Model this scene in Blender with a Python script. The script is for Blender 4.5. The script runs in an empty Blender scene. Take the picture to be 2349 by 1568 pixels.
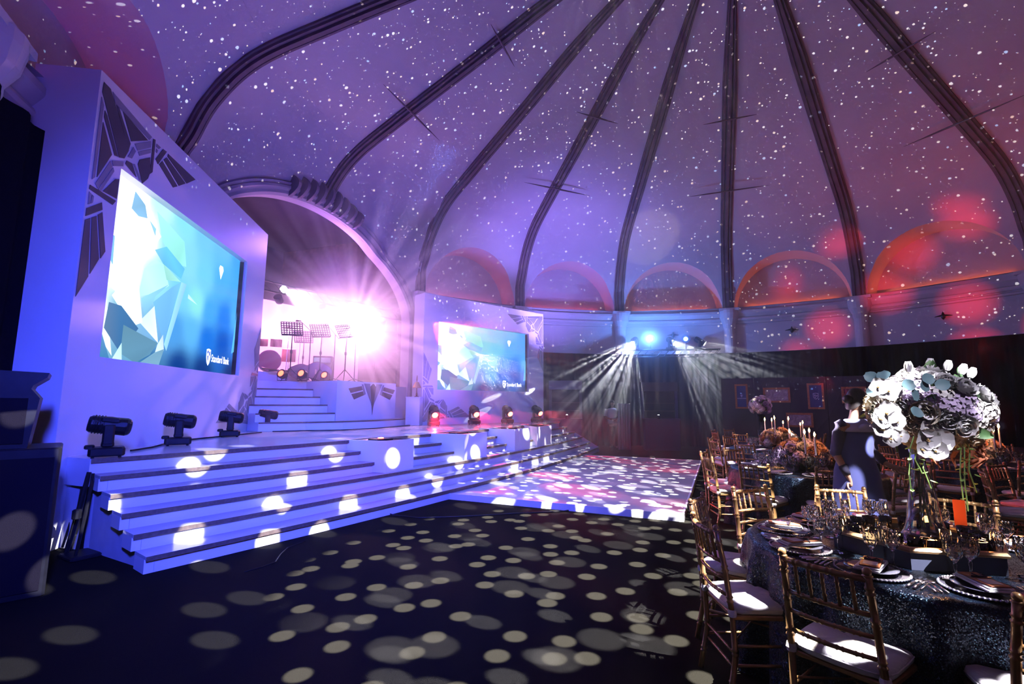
import bpy, bmesh, math, random
from math import sin, cos, pi, radians as R_, sqrt, atan2
from mathutils import Vector, Matrix
random.seed(7)
S = bpy.context.scene
COL = S.collection

# ------------------------------------------------------------------ camera
FPX, PIT, ROL, EYE = 1092.5, 0.1274, 0.0047, 1.62
fw = Vector((0, cos(PIT), sin(PIT))); upv = Vector((0, -sin(PIT), cos(PIT))); rx = Vector((1, 0, 0))
XC = cos(ROL) * rx + sin(ROL) * upv
YC = -sin(ROL) * rx + cos(ROL) * upv
CO = Vector((0, 0, EYE))
cam = bpy.data.cameras.new('camera'); cam.sensor_width = 36; cam.lens = FPX / 2349 * 36
cam.clip_start = .05; cam.clip_end = 200
co = bpy.data.objects.new('camera', cam); COL.objects.link(co)
m = Matrix.Identity(4)
for i in range(3):
    m[i][0] = XC[i]; m[i][1] = YC[i]; m[i][2] = -fw[i]; m[i][3] = CO[i]
co.matrix_world = m
S.camera = co

def ray(px, py):
    d = fw + XC * ((px - 1174.5) / FPX) - YC * ((py - 784) / FPX)
    return d / d.y
def gp(px, py, z=0.0):            # where the sight line meets height z
    d = ray(px, py); return CO + d * ((z - EYE) / d.z)
def dp(px, py, y):                # where it meets depth y
    return CO + ray(px, py) * y

# ------------------------------------------------------------------ view, world, haze strength
vs = S.view_settings
vs.view_transform = 'Standard'; vs.look = 'None'; vs.gamma = 1; vs.use_curve_mapping = False
vs.exposure = 0.0
S.cycles.max_bounces = 8; S.cycles.diffuse_bounces = 1; S.cycles.glossy_bounces = 3
S.cycles.transmission_bounces = 8; S.cycles.transparent_max_bounces = 8; S.cycles.volume_bounces = 0
S.cycles.sample_clamp_indirect = 3.0; S.cycles.caustics_reflective = False; S.cycles.caustics_refractive = False
S.cycles.blur_glossy = 1.0
S.cycles.use_denoising = True
try:
    S.cycles.denoiser = 'OPENIMAGEDENOISE'; S.cycles.denoising_input_passes = 'RGB_ALBEDO_NORMAL'
except Exception:
    pass
S.cycles.use_adaptive_sampling = True; S.cycles.adaptive_threshold = 0.12; S.cycles.adaptive_min_samples = 16
w = bpy.data.worlds.new('world'); S.world = w; w.use_nodes = True
w.node_tree.nodes['Background'].inputs[0].default_value = (.25, .12, .55, 1)
w.node_tree.nodes['Background'].inputs[1].default_value = .0015

# room measures: a sixteen-sided rotunda under a ribbed dome
RR = 11.0
CX, CY = .8937 * RR * sin(.4942), .8937 * RR * cos(.4942)
A6 = R_(21.64); STEP = R_(22.5)
PR = [(1, .4225), (.985, .4543), (.95, .529), (.88, .6045), (.75, .674), (.55, .7705), (.3, .892), (0, 1.0)]
ZC = EYE + .3337 * RR            # top of the cornice

# ------------------------------------------------------------------ lights
def aim(o, loc, tgt, roll=0):
    loc = Vector(loc); d = Vector(tgt) - loc
    o.matrix_world = Matrix.Translation(loc) @ d.to_track_quat('-Z', 'Y').to_matrix().to_4x4() @ Matrix.Rotation(roll, 4, 'Z')
def spot(name, loc, tgt, col, power, ang=60, blend=.5, rad=.05):
    l = bpy.data.lights.new(name, 'SPOT'); l.energy = power; l.color = col
    l.spot_size = R_(ang); l.spot_blend = blend; l.shadow_soft_size = rad
    o = bpy.data.objects.new(name, l); COL.objects.link(o); aim(o, loc, tgt); return o
def area(name, loc, tgt, col, power, sx=1, sy=1, spread=180):
    l = bpy.data.lights.new(name, 'AREA'); l.energy = power; l.color = col; l.shape = 'RECTANGLE'
    l.size = sx; l.size_y = sy; l.spread = R_(spread)
    o = bpy.data.objects.new(name, l); COL.objects.link(o); aim(o, loc, tgt); return o
def point(name, loc, col, power, rad=.03):
    l = bpy.data.lights.new(name, 'POINT'); l.energy = power; l.color = col; l.shadow_soft_size = rad
    o = bpy.data.objects.new(name, l); COL.objects.link(o); o.location = loc; return o
def nd(nt, t, **kw):
    n = nt.nodes.new(t)
    for k, v in kw.items(): setattr(n, k, v)
    return n
BEAMS = []
def gobo(o, scale, size, soft, rnd=.85, stretch=(1, 1), keep=1.0, base=0.0, cut=None):
    """a patterned glass in the lamp: round holes on a jittered lattice; keep = share of holes that are open"""
    l = o.data; l.use_nodes = True; nt = l.node_tree
    em = [n for n in nt.nodes if n.type == 'EMISSION'][0]
    tc = nd(nt, 'ShaderNodeTexCoord'); sp = nd(nt, 'ShaderNodeSeparateXYZ'); nt.links.new(tc.outputs['Normal'], sp.inputs[0])
    dx = nd(nt, 'ShaderNodeMath', operation='DIVIDE'); dy = nd(nt, 'ShaderNodeMath', operation='DIVIDE')
    nt.links.new(sp.outputs[0], dx.inputs[0]); nt.links.new(sp.outputs[2], dx.inputs[1])
    nt.links.new(sp.outputs[1], dy.inputs[0]); nt.links.new(sp.outputs[2], dy.inputs[1])
    cb = nd(nt, 'ShaderNodeCombineXYZ'); nt.links.new(dx.outputs[0], cb.inputs[0]); nt.links.new(dy.outputs[0], cb.inputs[1])
    mp = nd(nt, 'ShaderNodeMapping'); mp.inputs['Scale'].default_value = (stretch[0], stretch[1], 1); nt.links.new(cb.outputs[0], mp.inputs[0])
    vo = nd(nt, 'ShaderNodeTexVoronoi', voronoi_dimensions='2D'); vo.inputs['Scale'].default_value = scale; vo.inputs['Randomness'].default_value = rnd
    nt.links.new(mp.outputs[0], vo.inputs['Vector'])
    mr = nd(nt, 'ShaderNodeMapRange'); mr.inputs[1].default_value = size; mr.inputs[2].default_value = size + soft
    mr.inputs[3].default_value = 1; mr.inputs[4].default_value = base
    nt.links.new(vo.outputs['Distance'], mr.inputs[0])
    out = mr.outputs[0]
    if keep < 1:
        sc = nd(nt, 'ShaderNodeSeparateColor'); nt.links.new(vo.outputs['Color'], sc.inputs[0])
        lt = nd(nt, 'ShaderNodeMath', operation='LESS_THAN'); lt.inputs[1].default_value = keep; nt.links.new(sc.outputs[0], lt.inputs[0])
        mu = nd(nt, 'ShaderNodeMath', operation='MULTIPLY'); nt.links.new(out, mu.inputs[0]); nt.links.new(lt.outputs[0], mu.inputs[1]); out = mu.outputs[0]
    if cut:       # a shutter blade across the beam: nothing passes above the line through two points
        Mi = o.matrix_world.inverted(); a, b = (Mi @ Vector(p) for p in cut); a, b = (a.x / a.z, a.y / a.z), (b.x / b.z, b.y / b.z)
        # texture space divides by z as well, so the line can be used as it is
        k = (b[1] - a[1]) / (b[0] - a[0]); c = a[1] - k * a[0]
        ml = nd(nt, 'ShaderNodeMath', operation='MULTIPLY_ADD'); ml.inputs[1].default_value = k; ml.inputs[2].default_value = c; nt.links.new(dx.outputs[0], ml.inputs[0])
        gt = nd(nt, 'ShaderNodeMath', operation='GREATER_THAN'); nt.links.new(dy.outputs[0], gt.inputs[0]); nt.links.new(ml.outputs[0], gt.inputs[1])
        m2 = nd(nt, 'ShaderNodeMath', operation='MULTIPLY'); nt.links.new(out, m2.inputs[0]); nt.links.new(gt.outputs[0], m2.inputs[1]); out = m2.outputs[0]
    nt.links.new(out, em.inputs['Strength'])
    return o
def stars(o, scale, size, keep):
    l = o.data; l.use_nodes = True; nt = l.node_tree
    em = [n for n in nt.nodes if n.type == 'EMISSION'][0]
    tc = nd(nt, 'ShaderNodeTexCoord')
    vo = nd(nt, 'ShaderNodeTexVoronoi', voronoi_dimensions='3D'); vo.inputs['Scale'].default_value = scale
    nt.links.new(tc.outputs['Normal'], vo.inputs['Vector'])
    sc = nd(nt, 'ShaderNodeSeparateColor'); nt.links.new(vo.outputs['Color'], sc.inputs[0])
    # size differs from star to star: size * (0.35 + red^4 * 1.8)
    pw = nd(nt, 'ShaderNodeMath', operation='POWER'); pw.inputs[1].default_value = 7; nt.links.new(sc.outputs[0], pw.inputs[0])
    ma = nd(nt, 'ShaderNodeMath', operation='MULTIPLY_ADD'); ma.inputs[1].default_value = 1.6 * size; ma.inputs[2].default_value = .55 * size; nt.links.new(pw.outputs[0], ma.inputs[0])
    lt = nd(nt, 'ShaderNodeMath', operation='LESS_THAN'); nt.links.new(vo.outputs['Distance'], lt.inputs[0]); nt.links.new(ma.outputs[0], lt.inputs[1])
    l2 = nd(nt, 'ShaderNodeMath', operation='LESS_THAN'); l2.inputs[1].default_value = keep; nt.links.new(sc.outputs[1], l2.inputs[0])
    mu = nd(nt, 'ShaderNodeMath', operation='MULTIPLY'); nt.links.new(lt.outputs[0], mu.inputs[0]); nt.links.new(l2.outputs[0], mu.inputs[1])
    rp = nd(nt, 'ShaderNodeValToRGB'); e = rp.color_ramp.elements
    e[0].color = (1, .72, .5, 1); e[1].color = (.35, .6, 1, 1); e.new(.3).color = (1, .95, .85, 1); e.new(.7).color = (.9, .93, 1, 1)
    nt.links.new(sc.outputs[2], rp.inputs[0]); nt.links.new(rp.outputs[0], em.inputs['Color'])
    nt.links.new(mu.outputs[0], em.inputs['Strength'])
    return o

AX = Vector((-.9295, .3688, 0)); BX = Vector((.3688, .9295, 0)); CEN = Vector((CX, CY, 0))   # stage axis, across it
HAZE, HAZE2, HAZE3 = .0008, .020, .80
#LIGHTS#
LIGHTS = True; ZD_ = .99
if LIGHTS:
    # --- washes on the dome
    spot('wash_blue_dome', (-.8, 8.6, 1.1), (-3.0, 9.5, 9.0), (.08, .07, 1.0), 620, 120, 1, .3)
    spot('wash_blue_left', (-2.0, 1.5, 3.0), (-6.5, 4.0, 7.5), (.14, .09, 1.0), 330, 100, 1, .3)
    spot('wash_violet_arch', (-1.5, 12.5, 1.4), (-4.0, 15.5, 7.0), (.18, .09, 1.0), 420, 110, 1, .3)
    spot('wash_violet_far', (1.5, 15.5, 3.4), (1.5, 18.5, 7.5), (.26, .18, 1.0), 1500, 105, 1, .3)
    spot('wash_violet_recess', (1.6, 12.4, 4.3), (CX + 11.6 * sin(A6 - 2.5 * STEP), CY + 11.6 * cos(A6 - 2.5 * STEP), 6.0), (.42, .28, 1.0), 750, 58, .8, .2)
    spot('wash_mauve_top', (5.5, 8.0, 2.5), (4.8, 10.0, 12.0), (.52, .16, .46), 80, 150, 1, .3)
    spot('wash_red_right', (12.2, 11.0, 3.9), (10.5, 13.0, 9.5), (1.0, .08, .10), 120, 140, 1, .3)
    # --- blue and violet on the stage front and the screens' surrounds
    area('wash_stage_front', (.6, -1.6, 4.4), (-3.0, 7.5, 1.0), (.05, .075, 1.0), 900, 1.0, 1.0, 60)
    spot('wash_mauve_right', (5.0, 7.5, 2.6), (10.0, 17.0, 5.6), (.52, .20, .62), 400, 84, 1, .3)
    spot('wash_blue_side', (-5.6, .8, 3.4), (-5.4, 5.3, 3.6), (.0, .20, 1.0), 3600, 70, .9, .2)
    area('wash_stage_top', (-1.2, 8.5, 6.5), (-2.6, 10.2, 1.0), (.14, .25, 1.0), 120, 1.0, 1.0, 110)
    spot('wash_dance', (1.0, 6.0, 8.6), (2.0, 10.0, 0), (.42, .34, 1.0), 900, 50, .8, .3)
    # --- red light strips lying along the foot of each arched recess
    for i in (0, 3, 4, 5, 6, 7, 8):
        am_ = A6 + (i - 6) * STEP + STEP / 2; n_ = 11.70; d_ = Vector((sin(am_), cos(am_), 0)); p_ = Vector((CX, CY, 5.52)) + d_ * n_
        area('strip_recess', p_, p_ - d_ * .7 + Vector((0, 0, .8)), (1, .16, .06) if i > 4 else (1, .10, .22), 14 if i else 6, 3.2, .05)
    # --- pattern lamps
    gobo(spot('dots_floor_near', (1.1, 4.9, 8.9), (1.0, 4.75, 0), (1, .93, .78), 56000, 39, .12, .01), 23, .18, .05)
    gobo(spot('dots_floor_wide', (3.4, 10.2, 8.8), (2.9, 11.0, 0), (1, .92, .86), 12500, 56, .2, .01), 25, .15, .05, stretch=(1, .8))
    gobo(spot('dots_steps', (4.6, .2, 5.2), (-2.2, 7.6, .4), (.95, .93, 1), 20000, 62, .2, .012), 15, .17, .05, keep=.95, cut=((-4.6, 5.5, 1.1), (1.3, 15.6, 1.1)))
    gobo(spot('streaks_dance', (-1.0, 13.4, 3.0), (2.4, 9.6, 0), (.95, .85, 1), 3800, 58, .3, .012), 11, .18, .07, keep=.7)
    gobo(spot('dots_table', (4.4, 1.2, 8.6), (2.5, 3.0, .5), (1, .96, 1), 22000, 46, .3, .01), 15, .20, .06)
    stars(spot('star_projector', (3.6, 6.2, 2.2), (4.6, 9.5, 12), (1, 1, 1), 7000, 158, .25, .004), 118, .20, .6)
    gobo(spot('dots_bouquet', (1.2, .1, 4.6), (2.5, 2.9, 1.6), (1, .98, 1), 3000, 16, .3, .01), 9, .27, .1)
    spot('fill_bouquet', (1.9, .3, 3.9), (2.5, 2.9, 1.6), (.9, .85, 1), 380, 20, .6, .05)  # added fill lamp without a pattern, brightens the bouquet
    # --- three heads on the far truss
    for i, (px, tx, an, pw) in enumerate(((1455, 1375, 56, 22000), (1540, 1650, 56, 22000), (1605, 1790, 40, 6000))):
        p = dp(px, 779, 18.3); 
        tg = ((p.x - 3.0, p.y - 3.0, 0), (p.x + 3.0, p.y - 3.0, 0), (p.x + 5, p.y - 2.4, 1.0))[i]
        g_ = gobo(spot('beam_far', p, tg, (.93, .95, 1), pw, an, .12, .012), 10, .13, .05, keep=.5); BEAMS.append((g_, 10, .13, .05, .5, 0, 5.6 if i < 2 else 4.0, an, .8, 'rays of the ' + ('left', 'middle', 'right')[i] + ' far moving head shaped into the haze density'))
    # --- stage lamps that look at the room
    g_ = gobo(spot('burst_stage', dp(812, 745, 13.2), (.3, 6.5, .3), (1, .46, .88), 4200, 116, .3, .10), 9, .2, .2, base=.10); BEAMS.append((g_, 9, .2, .2, 1, .10, 4.6, 116, .42, 'pink-white rays of the stage lamp shaped into the smoke density'))
    gobo(spot('burst_stage_high', dp(652, 664, 12.4), dp(800, 740, 11.5), (1, .66, .88), 1500, 50, .4, .04), 9, .3, .25, base=.2)
    point('stage_pink', dp(640, 760, 13.4), (1, .38, .78), 330, .3)
    point('stage_pink_b', dp(770, 740, 15.8), (1, .42, .80), 420, .3)
    spot('stage_orange', dp(795, 860, 13.0), dp(800, 700, 15.5), (1, .4, .12), 90, 60, .8, .05)
    # --- blue lamps on the far truss
    point('lamp_blue_far', dp(1490, 776, 18.3), (.10, .28, 1.0), 330, .06)
    point('lamp_blue_far_b', dp(1572, 776, 18.3), (.10, .22, 1.0), 60, .06)
    # --- red pattern on the right hand wall and floor
    gobo(spot('red_wall', (6.5, 6.5, 2.4), (12.9, 14.6, 3.9), (1, .02, .03), 4200, 46, .4, .05), 6.5, .18, .30, keep=.6)
    gobo(spot('red_floor', (-2.2, 13.0, 3.8), (2.6, 8.6, 0), (1, .05, .03), 4200, 60, .5, .03), 5, .26, .2, keep=.5)
    spot('uplight_bar', dp(1510, 926, 16.8), dp(1500, 760, 17.4), (1, .8, .6), 300, 22, .4, .02)
    spot('uplight_bar_b', dp(1299, 920, 16.6), dp(1335, 860, 17.0), (1, .85, .5), 14, 24, .4, .02)
    point('stage_violet', (-5.4, 14.2, 6.3), (.35, .16, 1.0), 260, .3)
    point('red_in_box', tuple(gp(893, 1004, ZD_ + .12)), (1, .03, .03), 5, .02)
# ------------------------------------------------------------------ materials
MATS = {}
def mat(name, col, rough=.6, metal=0.0, bump=0.0, bscale=40.0, var=0.0, vscale=8.0, col2=None, emis=None, estr=0.0, trans=0.0, ior=1.45, coat=0.0, sheen=0.0):
    if name in MATS: return MATS[name]
    M = bpy.data.materials.new(name); M.use_nodes = True; nt = M.node_tree; b = nt.nodes['Principled BSDF']
    b.inputs['Base Color'].default_value = (*col, 1); b.inputs['Roughness'].default_value = rough; b.inputs['Metallic'].default_value = metal
    b.inputs['IOR'].default_value = ior; b.inputs['Transmission Weight'].default_value = trans; b.inputs['Coat Weight'].default_value = coat
    b.inputs['Sheen Weight'].default_value = sheen
    if emis: b.inputs['Emission Color'].default_value = (*emis, 1); b.inputs['Emission Strength'].default_value = estr
    if var > 0 or bump > 0:
        tc = nd(nt, 'ShaderNodeTexCoord')
    if var > 0:
        n = nd(nt, 'ShaderNodeTexNoise'); n.inputs['Scale'].default_value = vscale; n.inputs['Detail'].default_value = 4
        nt.links.new(tc.outputs['Object'], n.inputs['Vector'])
        rp = nd(nt, 'ShaderNodeValToRGB'); c2 = col2 or tuple(c * (1 - var) for c in col)
        rp.color_ramp.elements[0].position = .35; rp.color_ramp.elements[1].position = .65
        rp.color_ramp.elements[0].color = (*c2, 1); rp.color_ramp.elements[1].color = (*col, 1)
        nt.links.new(n.outputs['Fac'], rp.inputs[0]); nt.links.new(rp.outputs[0], b.inputs['Base Color'])
    if bump > 0:
        n2 = nd(nt, 'ShaderNodeTexNoise'); n2.inputs['Scale'].default_value = bscale; n2.inputs['Detail'].default_value = 3
        nt.links.new(tc.outputs['Object'], n2.inputs['Vector'])
        bp = nd(nt, 'ShaderNodeBump'); bp.inputs['Strength'].default_value = bump; bp.inputs['Distance'].default_value = .02
        nt.links.new(n2.outputs['Fac'], bp.inputs['Height']); nt.links.new(bp.outputs[0], b.inputs['Normal'])
    MATS[name] = M; return M
PLASTER = mat('plaster', (.62, .58, .60), .85, var=.07, vscale=.7, bump=.12, bscale=30)
RIBM = mat('dark_rib_paint', (.17, .12, .135), .6, var=.25, vscale=3)
DRAPE = mat('black_velvet', (.0045, .0045, .009), .98, var=.3, vscale=20)
CARPET = mat('black_carpet', (.014, .0135, .012), 1.0, var=.5, vscale=260, bump=.5, bscale=300)
for m_ in (CARPET, DRAPE): m_.node_tree.nodes['Principled BSDF'].inputs['Specular IOR Level'].default_value = .04
WHITE = mat('white_board', (.80, .79, .82), .38, var=.04, vscale=2)
GLOSS = mat('white_gloss_deck', (.78, .77, .80), .16, var=.04, vscale=3, coat=.4)
NOSE = mat('ply_edge', (.17, .12, .075), .6, var=.35, vscale=30)
DGREY = mat('smoked_mirror', (.10, .085, .09), .28, metal=.3, var=.2, vscale=4)
MGREY = mat('satin_inlay', (.30, .29, .36), .3, metal=.3, var=.15, vscale=5)
BLACK = mat('black_plastic', (.012, .012, .016), .42, var=.3, vscale=12)
BLACKM = mat('black_metal', (.02, .02, .024), .35, metal=.6, var=.2, vscale=20)
DWOOD = mat('dark_wood', (.10, .055, .045), .5, var=.5, vscale=6)
GOLD = mat('antique_gold_paint', (.34, .19, .08), .34, metal=.5, var=.3, vscale=14)
CUSH = mat('white_cushion', (.74, .70, .74), .8, bump=.25, bscale=60, var=.05, vscale=10, sheen=.3)
CYC = mat('pale_backcloth', (.80, .70, .78), .9, var=.06, vscale=2)
NAVY = mat('navy_board', (.035, .040, .075), .6, var=.2, vscale=4)
FRAMEW = mat('orange_wood_frame', (.42, .17, .06), .45, var=.3, vscale=25)
PAPER = mat('sketch_paper', (.52, .48, .55), .8, var=.5, vscale=18, col2=(.30, .27, .33))
BLUEP = mat('blue_poster', (.03, .07, .28), .5, var=.25, vscale=3)
def mat_glass(name, col=(1, 1, 1), rough=0.0):
    M = bpy.data.materials.new(name); M.use_nodes = True; nt = M.node_tree; b = nt.nodes['Principled BSDF']
    b.inputs['Base Color'].default_value = (*col, 1); b.inputs['Roughness'].default_value = rough; b.inputs['Transmission Weight'].default_value = 1; b.inputs['IOR'].default_value = 1.5
    return M
GLASS = mat_glass('cut_crystal')
def mat_sequin():
    M = bpy.data.materials.new('sequin_cloth'); M.use_nodes = True; nt = M.node_tree; b = nt.nodes['Principled BSDF']
    tc = nd(nt, 'ShaderNodeTexCoord'); vo = nd(nt, 'ShaderNodeTexVoronoi'); vo.inputs['Scale'].default_value = 260
    nt.links.new(tc.outputs['Object'], vo.inputs['Vector'])
    rp = nd(nt, 'ShaderNodeValToRGB'); e = rp.color_ramp.elements; e[0].color = (.001, .002, .008, 1); e[1].color = (.045, .10, .15, 1); e.new(.88).color = (.002, .008, .024, 1)
    sc = nd(nt, 'ShaderNodeSeparateColor'); nt.links.new(vo.outputs['Color'], sc.inputs[0]); nt.links.new(sc.outputs[0], rp.inputs[0]); nt.links.new(rp.outputs[0], b.inputs['Base Color'])
    b.inputs['Roughness'].default_value = .3; b.inputs['Metallic'].default_value = .7
    # every sequin leans its own way
    ge = nd(nt, 'ShaderNodeNewGeometry'); vm = nd(nt, 'ShaderNodeVectorMath', operation='SUBTRACT'); vm.inputs[1].default_value = (.5, .5, .5)
    nt.links.new(vo.outputs['Color'], vm.inputs[0]); v2 = nd(nt, 'ShaderNodeVectorMath', operation='SCALE'); v2.inputs['Scale'].default_value = .75; nt.links.new(vm.outputs[0], v2.inputs[0])
    v3 = nd(nt, 'ShaderNodeVectorMath', operation='ADD'); nt.links.new(ge.outputs['Normal'], v3.inputs[0]); nt.links.new(v2.outputs[0], v3.inputs[1])
    v4 = nd(nt, 'ShaderNodeVectorMath', operation='NORMALIZE'); nt.links.new(v3.outputs[0], v4.inputs[0]); nt.links.new(v4.outputs[0], b.inputs['Normal'])
    return M
SEQ = mat_sequin()
FLAME = mat('flame', (1, .5, .1), .5, emis=(1, .50, .14), estr=55)
LENSW = mat('lit_lens_white', (1, 1, 1), .3, emis=(1, .96, 1), estr=40)
LENSB = mat('lit_lens_blue', (.1, .4, 1), .3, emis=(.12, .45, 1), estr=25)
LENSR = mat('lit_lens_red', (1, .1, .05), .3, emis=(1, .07, .04), estr=22)

BLACK.node_tree.nodes['Principled BSDF'].inputs['Specular IOR Level'].default_value = .2
# ------------------------------------------------------------------ mesh helpers
class MB:
    def __init__(s): s.v = []; s.f = []; s.M = Matrix.Identity(4)
    def add(s, vs, fs, M=None):
        k = len(s.v); T = s.M if M is None else s.M @ M
        s.v += [tuple(T @ Vector(p)) for p in vs]; s.f += [tuple(i + k for i in f) for f in fs]; return s
    def box(s, x0, x1, y0, y1, z0, z1, M=None):
        return s.add([(x0, y0, z0), (x1, y0, z0), (x1, y1, z0), (x0, y1, z0), (x0, y0, z1), (x1, y0, z1), (x1, y1, z1), (x0, y1, z1)],
                     [(0, 3, 2, 1), (4, 5, 6, 7), (0, 1, 5, 4), (1, 2, 6, 5), (2, 3, 7, 6), (3, 0, 4, 7)], M)
    def cbox(s, sx, sy, sz, c=(0, 0, 0), b=.1, M=None):   # box with cut corners in plan and at the rims
        hx, hy, hz = sx / 2, sy / 2, sz / 2; b = min(b, hx * .9, hy * .9, hz * .9)
        def ring(i, z): return [(c[0] + x, c[1] + y, c[2] + z) for x, y in ((-hx + b + i, -hy + i), (hx - b - i, -hy + i), (hx - i, -hy + b + i), (hx - i, hy - b - i), (hx - b - i, hy - i), (-hx + b + i, hy - i), (-hx + i, hy - b - i), (-hx + i, -hy + b + i))]
        i = b * .6
        V = ring(i, -hz) + ring(0, -hz + i) + ring(0, hz - i) + ring(i, hz); F = [tuple(range(7, -1, -1)), tuple(range(24, 32))]
        for r in range(3):
            for k in range(8): F.append((r * 8 + k, r * 8 + (k + 1) % 8, r * 8 + 8 + (k + 1) % 8, r * 8 + 8 + k))
        return s.add(V, F, M)
    def prism(s, poly, z0, z1, M=None):
        a = sum(poly[i][0] * poly[(i + 1) % len(poly)][1] - poly[(i + 1) % len(poly)][0] * poly[i][1] for i in range(len(poly)))
        if a < 0: poly = poly[::-1]
        n = len(poly)
        V = [(p[0], p[1], z0) for p in poly] + [(p[0], p[1], z1) for p in poly]
        return s.add(V, [tuple(range(n - 1, -1, -1)), tuple(range(n, 2 * n))] + [(i, (i + 1) % n, n + (i + 1) % n, n + i) for i in range(n)], M)
    def lathe(s, prof, n=16, M=None, cap=True):
        V = []; F = []
        for r, z in prof:
            for k in range(n): a = 2 * pi * k / n; V.append((r * cos(a), r * sin(a), z))
        for j in range(len(prof) - 1):
            for k in range(n): F.append((j * n + k, j * n + (k + 1) % n, (j + 1) * n + (k + 1) % n, (j + 1) * n + k))
        if cap:
            if prof[0][0] > 1e-4: F.append(tuple(range(n - 1, -1, -1)))
            if prof[-1][0] > 1e-4: F.append(tuple((len(prof) - 1) * n + k for k in range(n)))
        return s.add(V, F, M)
    def tube(s, pts, r, n=8, M=None, prof=None):
        """pts: points; r: radius or list"""
        P = [Vector(p) for p in pts]; V = []; F = []; rr = r if isinstance(r, (list, tuple)) else [r] * len(P)
        up = Vector((0, 0, 1))
        for i, p in enumerate(P):
            t = (P[min(i + 1, len(P) - 1)] - P[max(i - 1, 0)]).normalized()
            a = up if abs(t.z) < .95 else Vector((0, 1, 0)); x = t.cross(a).normalized(); y = x.cross(t)
            for k in range(n): q = 2 * pi * k / n; V.append(tuple(p + (x * cos(q) + y * sin(q)) * rr[i]))
        for j in range(len(P) - 1):
            for k in range(n): F.append((j * n + k, (j + 1) * n + k, (j + 1) * n + (k + 1) % n, j * n + (k + 1) % n))
        F.append(tuple(range(n))); F.append(tuple((len(P) - 1) * n + k for k in range(n - 1, -1, -1)))
        return s.add(V, F, M)
    def grid(s, P, M=None, closed=False):
        """P: rows of points"""
        h, wd = len(P), len(P[0]); V = [p for r in P for p in r]; F = []
        for j in range(h - 1):
            for i in range(wd if closed else wd - 1): F.append((j * wd + i, j * wd + (i + 1) % wd, (j + 1) * wd + (i + 1) % wd, (j + 1) * wd + i))
        return s.add(V, F, M)
    def ball(s, c, r, n=10, h=6, sq=1.0, M=None):
        V = [(c[0], c[1], c[2] - r * sq)]; F = []
        for j in range(1, h):
            a = -pi / 2 + pi * j / h
            for k in range(n): q = 2 * pi * k / n; V.append((c[0] + r * cos(a) * cos(q), c[1] + r * cos(a) * sin(q), c[2] + r * sq * sin(a)))
        V.append((c[0], c[1], c[2] + r * sq)); e = len(V) - 1
        for k in range(n):
            F.append((0, 1 + (k + 1) % n, 1 + k)); F.append((e, e - n + k, e - n + (k + 1) % n))
        for j in range(h - 2):
            for k in range(n): F.append((1 + j * n + k, 1 + j * n + (k + 1) % n, 1 + (j + 1) * n + (k + 1) % n, 1 + (j + 1) * n + k))
        return s.add(V, F, M)
    def ob(s, name, mt, parent=None, smooth=False, **kw):
        me = bpy.data.meshes.new(name); me.from_pydata(s.v, [], s.f); me.validate()
        for x in (mt if isinstance(mt, (list, tuple)) else [mt]): me.materials.append(x)
        if smooth: me.polygons.foreach_set('use_smooth', [True] * len(me.polygons))
        o = bpy.data.objects.new(name, me); COL.objects.link(o)
        if parent: o.parent = parent
        for k, v in kw.items(): o[k] = v
        return o
def T(x=0, y=0, z=0): return Matrix.Translation((x, y, z))
def Rz(a): return Matrix.Rotation(a, 4, 'Z')
def Rx(a): return Matrix.Rotation(a, 4, 'X')
def Ry(a): return Matrix.Rotation(a, 4, 'Y')
def Sc(x, y=None, z=None): return Matrix.Diagonal((x, x if y is None else y, x if z is None else z, 1))
def tag(o, label, cat, group=None):
    o['label'] = label; o['category'] = cat
    if group: o['group'] = group
    return o
def thing(name, label, cat, loc=(0, 0, 0), rz=0, group=None):
    o = bpy.data.objects.new(name, None); COL.objects.link(o); o.location = loc; o.rotation_euler = (0, 0, rz)
    o.empty_display_size = .1
    return tag(o, label, cat, group)
KIDS = {}
def dup(root, loc, rz=None, label=None, group=None, scale=None):
    if root.name not in KIDS:
        KIDS[root.name] = [(c, [g for g in bpy.data.objects if g.parent is c]) for c in bpy.data.objects if c.parent is root]
    r = root.copy(); COL.objects.link(r); r.location = loc
    if rz is not None: r.rotation_euler = (0, 0, rz)
    if scale: r.scale = (scale,) * 3
    if label: r['label'] = label
    if group: r['group'] = group
    for c, gs in KIDS[root.name]:
        d = c.copy(); COL.objects.link(d); d.parent = r
        for g in gs: e = g.copy(); COL.objects.link(e); e.parent = d
    return r
def struct(o): o['kind'] = 'structure'; return o
def bev(o, wd=.01, seg=2):
    b = o.modifiers.new('bevel', 'BEVEL'); b.width = wd; b.segments = seg; b.limit_method = 'ANGLE'; return o

# ------------------------------------------------------------------ the rotunda
def prof_r(z):                     # dome radius at height z
    q = (z - EYE) / RR
    if q <= PR[0][1]: return RR
    for (r0, z0), (r1, z1) in zip(PR, PR[1:]):
        if q <= z1:
            t = (q - z0) / (z1 - z0); return RR * (r0 + (r1 - r0) * t)
    return 0.0
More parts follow.
